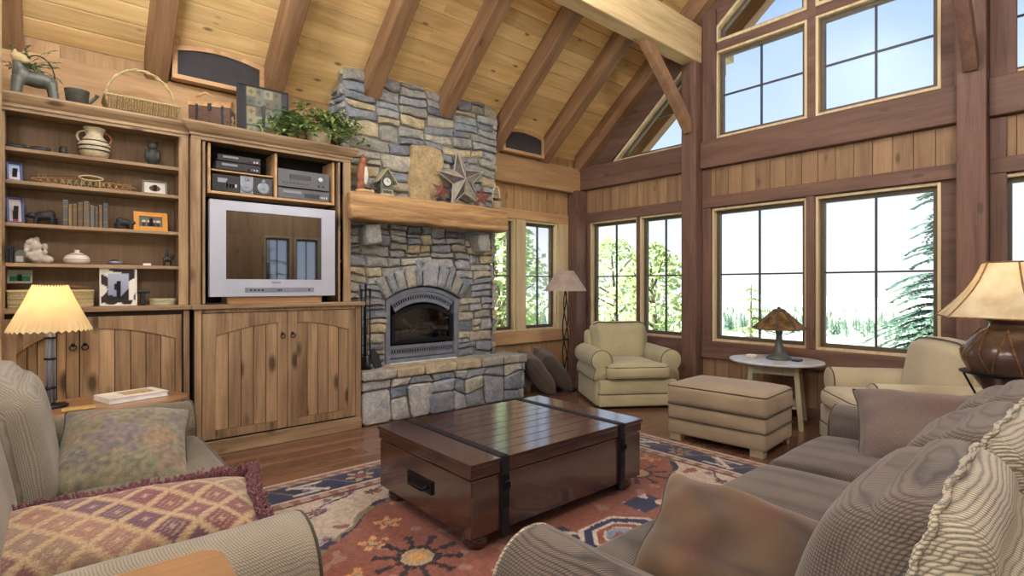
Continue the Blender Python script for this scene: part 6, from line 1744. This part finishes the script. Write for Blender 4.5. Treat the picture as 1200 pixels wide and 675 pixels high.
# ---- floor lamp
fx_, fy_ = 4.99, 4.72
t = thing('floor_lamp','dark twisted stem floor lamp with a pale conical shade in the corner','lamp',(fx_,fy_,0))
mb = MB(); mb.lathe([(0,.001),(.15,.001),(.15,.012),(.03,.035),(.012,.05)],(fx_,fy_,0),28); mb.build('base', M['iron'], t, smooth=True)
for k in range(3):
    mb = MB(); P = []
    for i in range(40):
        s = i/39; a = 2*PI*k/3+s*7; rr_ = .032*math.sin(PI*min(1,s*1.0))**.6+.006; P.append((fx_+rr_*math.cos(a),fy_+rr_*math.sin(a),.04+1.24*s))
    mb.tube(P,.008,6); mb.build('stem', M['iron'], t, smooth=True)
mb = MB(); mb.lathe([(.04,-.01),(.045,0),(.04,.01)],(fx_,fy_,.66),14); mb.build('collar', M['iron'], t)
conical_shade((fx_,fy_),.275,.11,1.285,1.545,n=64,scal=0).build('lamp_shade', M['linen'], t, smooth=False)
mb = MB(); 
for k in range(3): a = 2*PI*k/3; mb.tube([(fx_,fy_,1.53),(fx_+.108*math.cos(a),fy_+.108*math.sin(a),1.53)],.002,5)
mb.tube([(fx_,fy_,1.27),(fx_,fy_,1.56)],.005,6); mb.build('harp', M['iron'], t)
# ---- floor pillows
for k,(x,y,lean,w_,lb) in enumerate(((4.44,5.06,.95,.40,'taupe floor pillow nearest the hearth, mostly hidden behind it'),(4.62,4.86,.92,.52,'middle taupe floor pillow leaning beside the hearth'),(4.93,4.88,.90,.54,'right hand taupe floor pillow leaning under the corner window'))):
    p = thing('floor_pillow',lb,'pillow',(x,y,0),group='floor pillows beside the hearth')
    Mx = Matrix.Translation((x-.02,y,.29 if k else .30)) @ T(0,0,0,rz=1.05) @ T(0,0,0,rx=lean) @ T(0,0,0,rz=.12)
    mb = pillow_mesh(w_,w_+.06,.24,Mx,n=24,pinch=.06,seed=30+k,wr=.012)
    lo = min(v.z for v in mb.v); dz = .004-lo
    mb.v = [v+V(0,0,dz) for v in mb.v]; mb.build('cover', M['pilB'], p, smooth=True)
    m2 = MB(); m2.tube([q+V(0,0,dz) for q in mb.rimpts],.005,6,closed=True); m2.build('piping', M['welt'], p)

# ---- lamp table and rawhide lamp
gx, gy = 4.28, .43
t = thing('round_lamp_table','round dark wooden table behind the far end of the charcoal sofa','table',(gx,gy,0))
mb = MB(); mb.lathe([(0,.62),(.27,.62),(.28,.632),(.27,.645),(0,.645)],(gx,gy,0),40); mb.build('tabletop', M['chest'], t)
for k in range(3):
    a = 2*PI*k/3+.3; mb = MB(); mb.tube([(gx+.22*math.cos(a),gy+.22*math.sin(a),0),(gx+.06*math.cos(a),gy+.06*math.sin(a),.30),(gx+.17*math.cos(a),gy+.17*math.sin(a),.62)],[.016,.02,.016],10); mb.build('leg', M['chest'], t, smooth=True)
M['jug'] = plain('glazed_brown_jug', rgb(96,74,66), .22, .1, .6, var=.45, vs=6)
t = thing('rawhide_jar_lamp','lit lamp with a big brown pottery jar base and flared rawhide shade','lamp',(gx,gy,.645))
mb = MB(); mb.lathe([(0,0),(.10,0),(.105,.02),(.13,.08),(.185,.17),(.228,.25),(.235,.30),(.215,.355),(.165,.415),(.115,.45),(.10,.47),(.108,.49),(.135,.505),(.13,.515),(.08,.53),(.03,.545),(0,.55)],(gx,gy,.645),48); mb.build('jar', M['jug'], t, smooth=True)
mb = MB(); n = 9
for k in range(n):
    a0 = 2*PI*k/n
    for s in (-1,1):
        P = []
        for i in range(9):
            q = i/8; zz = .17+.28*q; rr_ = (.185+(.235-.185)*min(1,(zz-.17)/.12)) if zz < .30 else .235-(zz-.30)**1.15*.90
            P.append((gx+(rr_+.006)*math.cos(a0+s*.35*q),gy+(rr_+.006)*math.sin(a0+s*.35*q),.645+zz))
        mb.tube(P,.005,6)
mb.build('leather_lacing', M['cardinal'] if False else M['wickerD'], t, smooth=True)
mb = MB(); mb.lathe([(.215,.175),(.24,.182),(.242,.188),(.20,.192)],(gx,gy,.645),40); 
for k in range(3): a = 2*PI*k/3; mb.tube([(gx+.235*math.cos(a),gy+.235*math.sin(a),.645+.185),(gx+.15*math.cos(a),gy+.15*math.sin(a),.649)],.006,6)
mb.build('iron_cradle', M['iron'], t)
facet_shade((gx,gy),.375,.14,1.165,1.49,6,'parch2','wickerD',t,rot=.32,flare=.14,rib=.005)
mb = MB(); mb.tube([(gx,gy,1.17),(gx,gy,1.5)],.006,8); mb.build('harp', M['brass'], t)
mb = MB(); mb.lathe([(0,-.035),(.024,-.015),(.028,.008),(.016,.035),(.010,.05)],(gx,gy,1.36),14); mb.build('bulb', M['bulb'], t, smooth=True)

# ---------------------------------------------------------------- light
def point(name, loc, e, col, r=.03):
    l = bpy.data.lights.new(name,'POINT'); l.energy = e; l.color = col; l.shadow_soft_size = r
    o = bpy.data.objects.new(name,l); COL.objects.link(o); o.location = loc; return o
point('parchment_lamp_light',(lx,ly,1.24),7,(1,.82,.58),.03)
point('rawhide_lamp_light',(gx,gy,1.36),13,(1,.86,.66),.03)
point('mica_lamp_light',(bx_,by_,1.0),1.5,(1,.66,.3),.02)
s = bpy.data.lights.new('sun','SUN'); s.energy = 12.0; s.angle = .01; s.color = (1,.95,.88)
o = bpy.data.objects.new('sun',s); COL.objects.link(o)
sd = V(-.62,.28,1.0).normalized()      # towards the sun
o.rotation_euler = sd.to_track_quat('Z','Y').to_euler()
# added fill globes hung from the roof, out of view, to brighten the room
M['opal'] = emis('fill_globe_glow', (.93,.96,1,1), FILL_E)
for k,(x,y,z_) in enumerate(FILL_POS):
    t = thing('added_fill_lamp','unseen globe added for fill light, hung from the roof, %s' % ['over the olive sofa','over the trunk table','over the entry end','over the charcoal sofa','by the entry gable'][k],'lamp',(x,y,z_))
    zt = 5.3 if abs(y-RY) < .15 else ceilz(y)
    mb = MB(); mb.tube([(x,y,z_+.19),(x,y,zt)],.008,6); mb.build('cord', M['iron'], t)
    k2 = 10; mb = MB(); mb.lathe([(max(.0,.20*math.sin(PI*i/k2)),z_-.20*math.cos(PI*i/k2)) for i in range(k2+1)],(x,y,0),24); mb.build('globe', M['opal'], t, smooth=True)

# world: pale haze at the horizon, blue above, faint thin cloud
wd = bpy.data.worlds.new('World'); bpy.context.scene.world = wd; wd.use_nodes = True
n = wd.node_tree.nodes; l = wd.node_tree.links; bg = n['Background']
tc = n.new('ShaderNodeTexCoord'); sp = n.new('ShaderNodeSeparateXYZ'); l.new(tc.outputs['Generated'], sp.inputs[0])
cr = n.new('ShaderNodeValToRGB'); e = cr.color_ramp.elements
e[0].position = 0.0; e[0].color = (.80,.86,.90,1); e[1].position = 1; e[1].color = (.16,.30,.62,1)
q = e.new(.02); q.color = (.93,.95,.97,1); q = e.new(.20); q.color = (.58,.70,.92,1); q = e.new(.45); q.color = (.32,.48,.84,1)
l.new(sp.outputs['Z'], cr.inputs['Fac'])
no = n.new('ShaderNodeTexNoise'); no.inputs['Scale'].default_value = 3; no.inputs['Detail'].default_value = 6; l.new(tc.outputs['Generated'], no.inputs['Vector'])
rr_ = n.new('ShaderNodeValToRGB'); rr_.color_ramp.elements[0].position = .45; rr_.color_ramp.elements[1].position = .8
rr_.color_ramp.elements[1].color = (.5,.5,.5,1); l.new(no.outputs['Fac'], rr_.inputs['Fac'])
mx = n.new('ShaderNodeMix'); mx.data_type = 'RGBA'; l.new(rr_.outputs[0], mx.inputs['Factor']); l.new(cr.outputs[0], mx.inputs['A']); mx.inputs['B'].default_value = (.95,.96,.98,1)
l.new(mx.outputs['Result'], bg.inputs[0]); bg.inputs[1].default_value = WS

# ---------------------------------------------------------------- camera
cam = bpy.data.cameras.new('Camera'); co = bpy.data.objects.new('Camera',cam); COL.objects.link(co)
co.location = (0,0,1.35); co.rotation_euler = (PI/2,0,math.radians(49.2-90)); cam.sensor_width = 36; cam.lens = 36*618/1200
cam.shift_y = -2.5/1200; cam.clip_start = .05; cam.clip_end = 2000
sc = bpy.context.scene; sc.camera = co
sc.view_settings.view_transform = 'Standard'; sc.view_settings.look = 'None'; sc.view_settings.gamma = 1; sc.view_settings.exposure = EXPO
sc.view_settings.use_curve_mapping = False
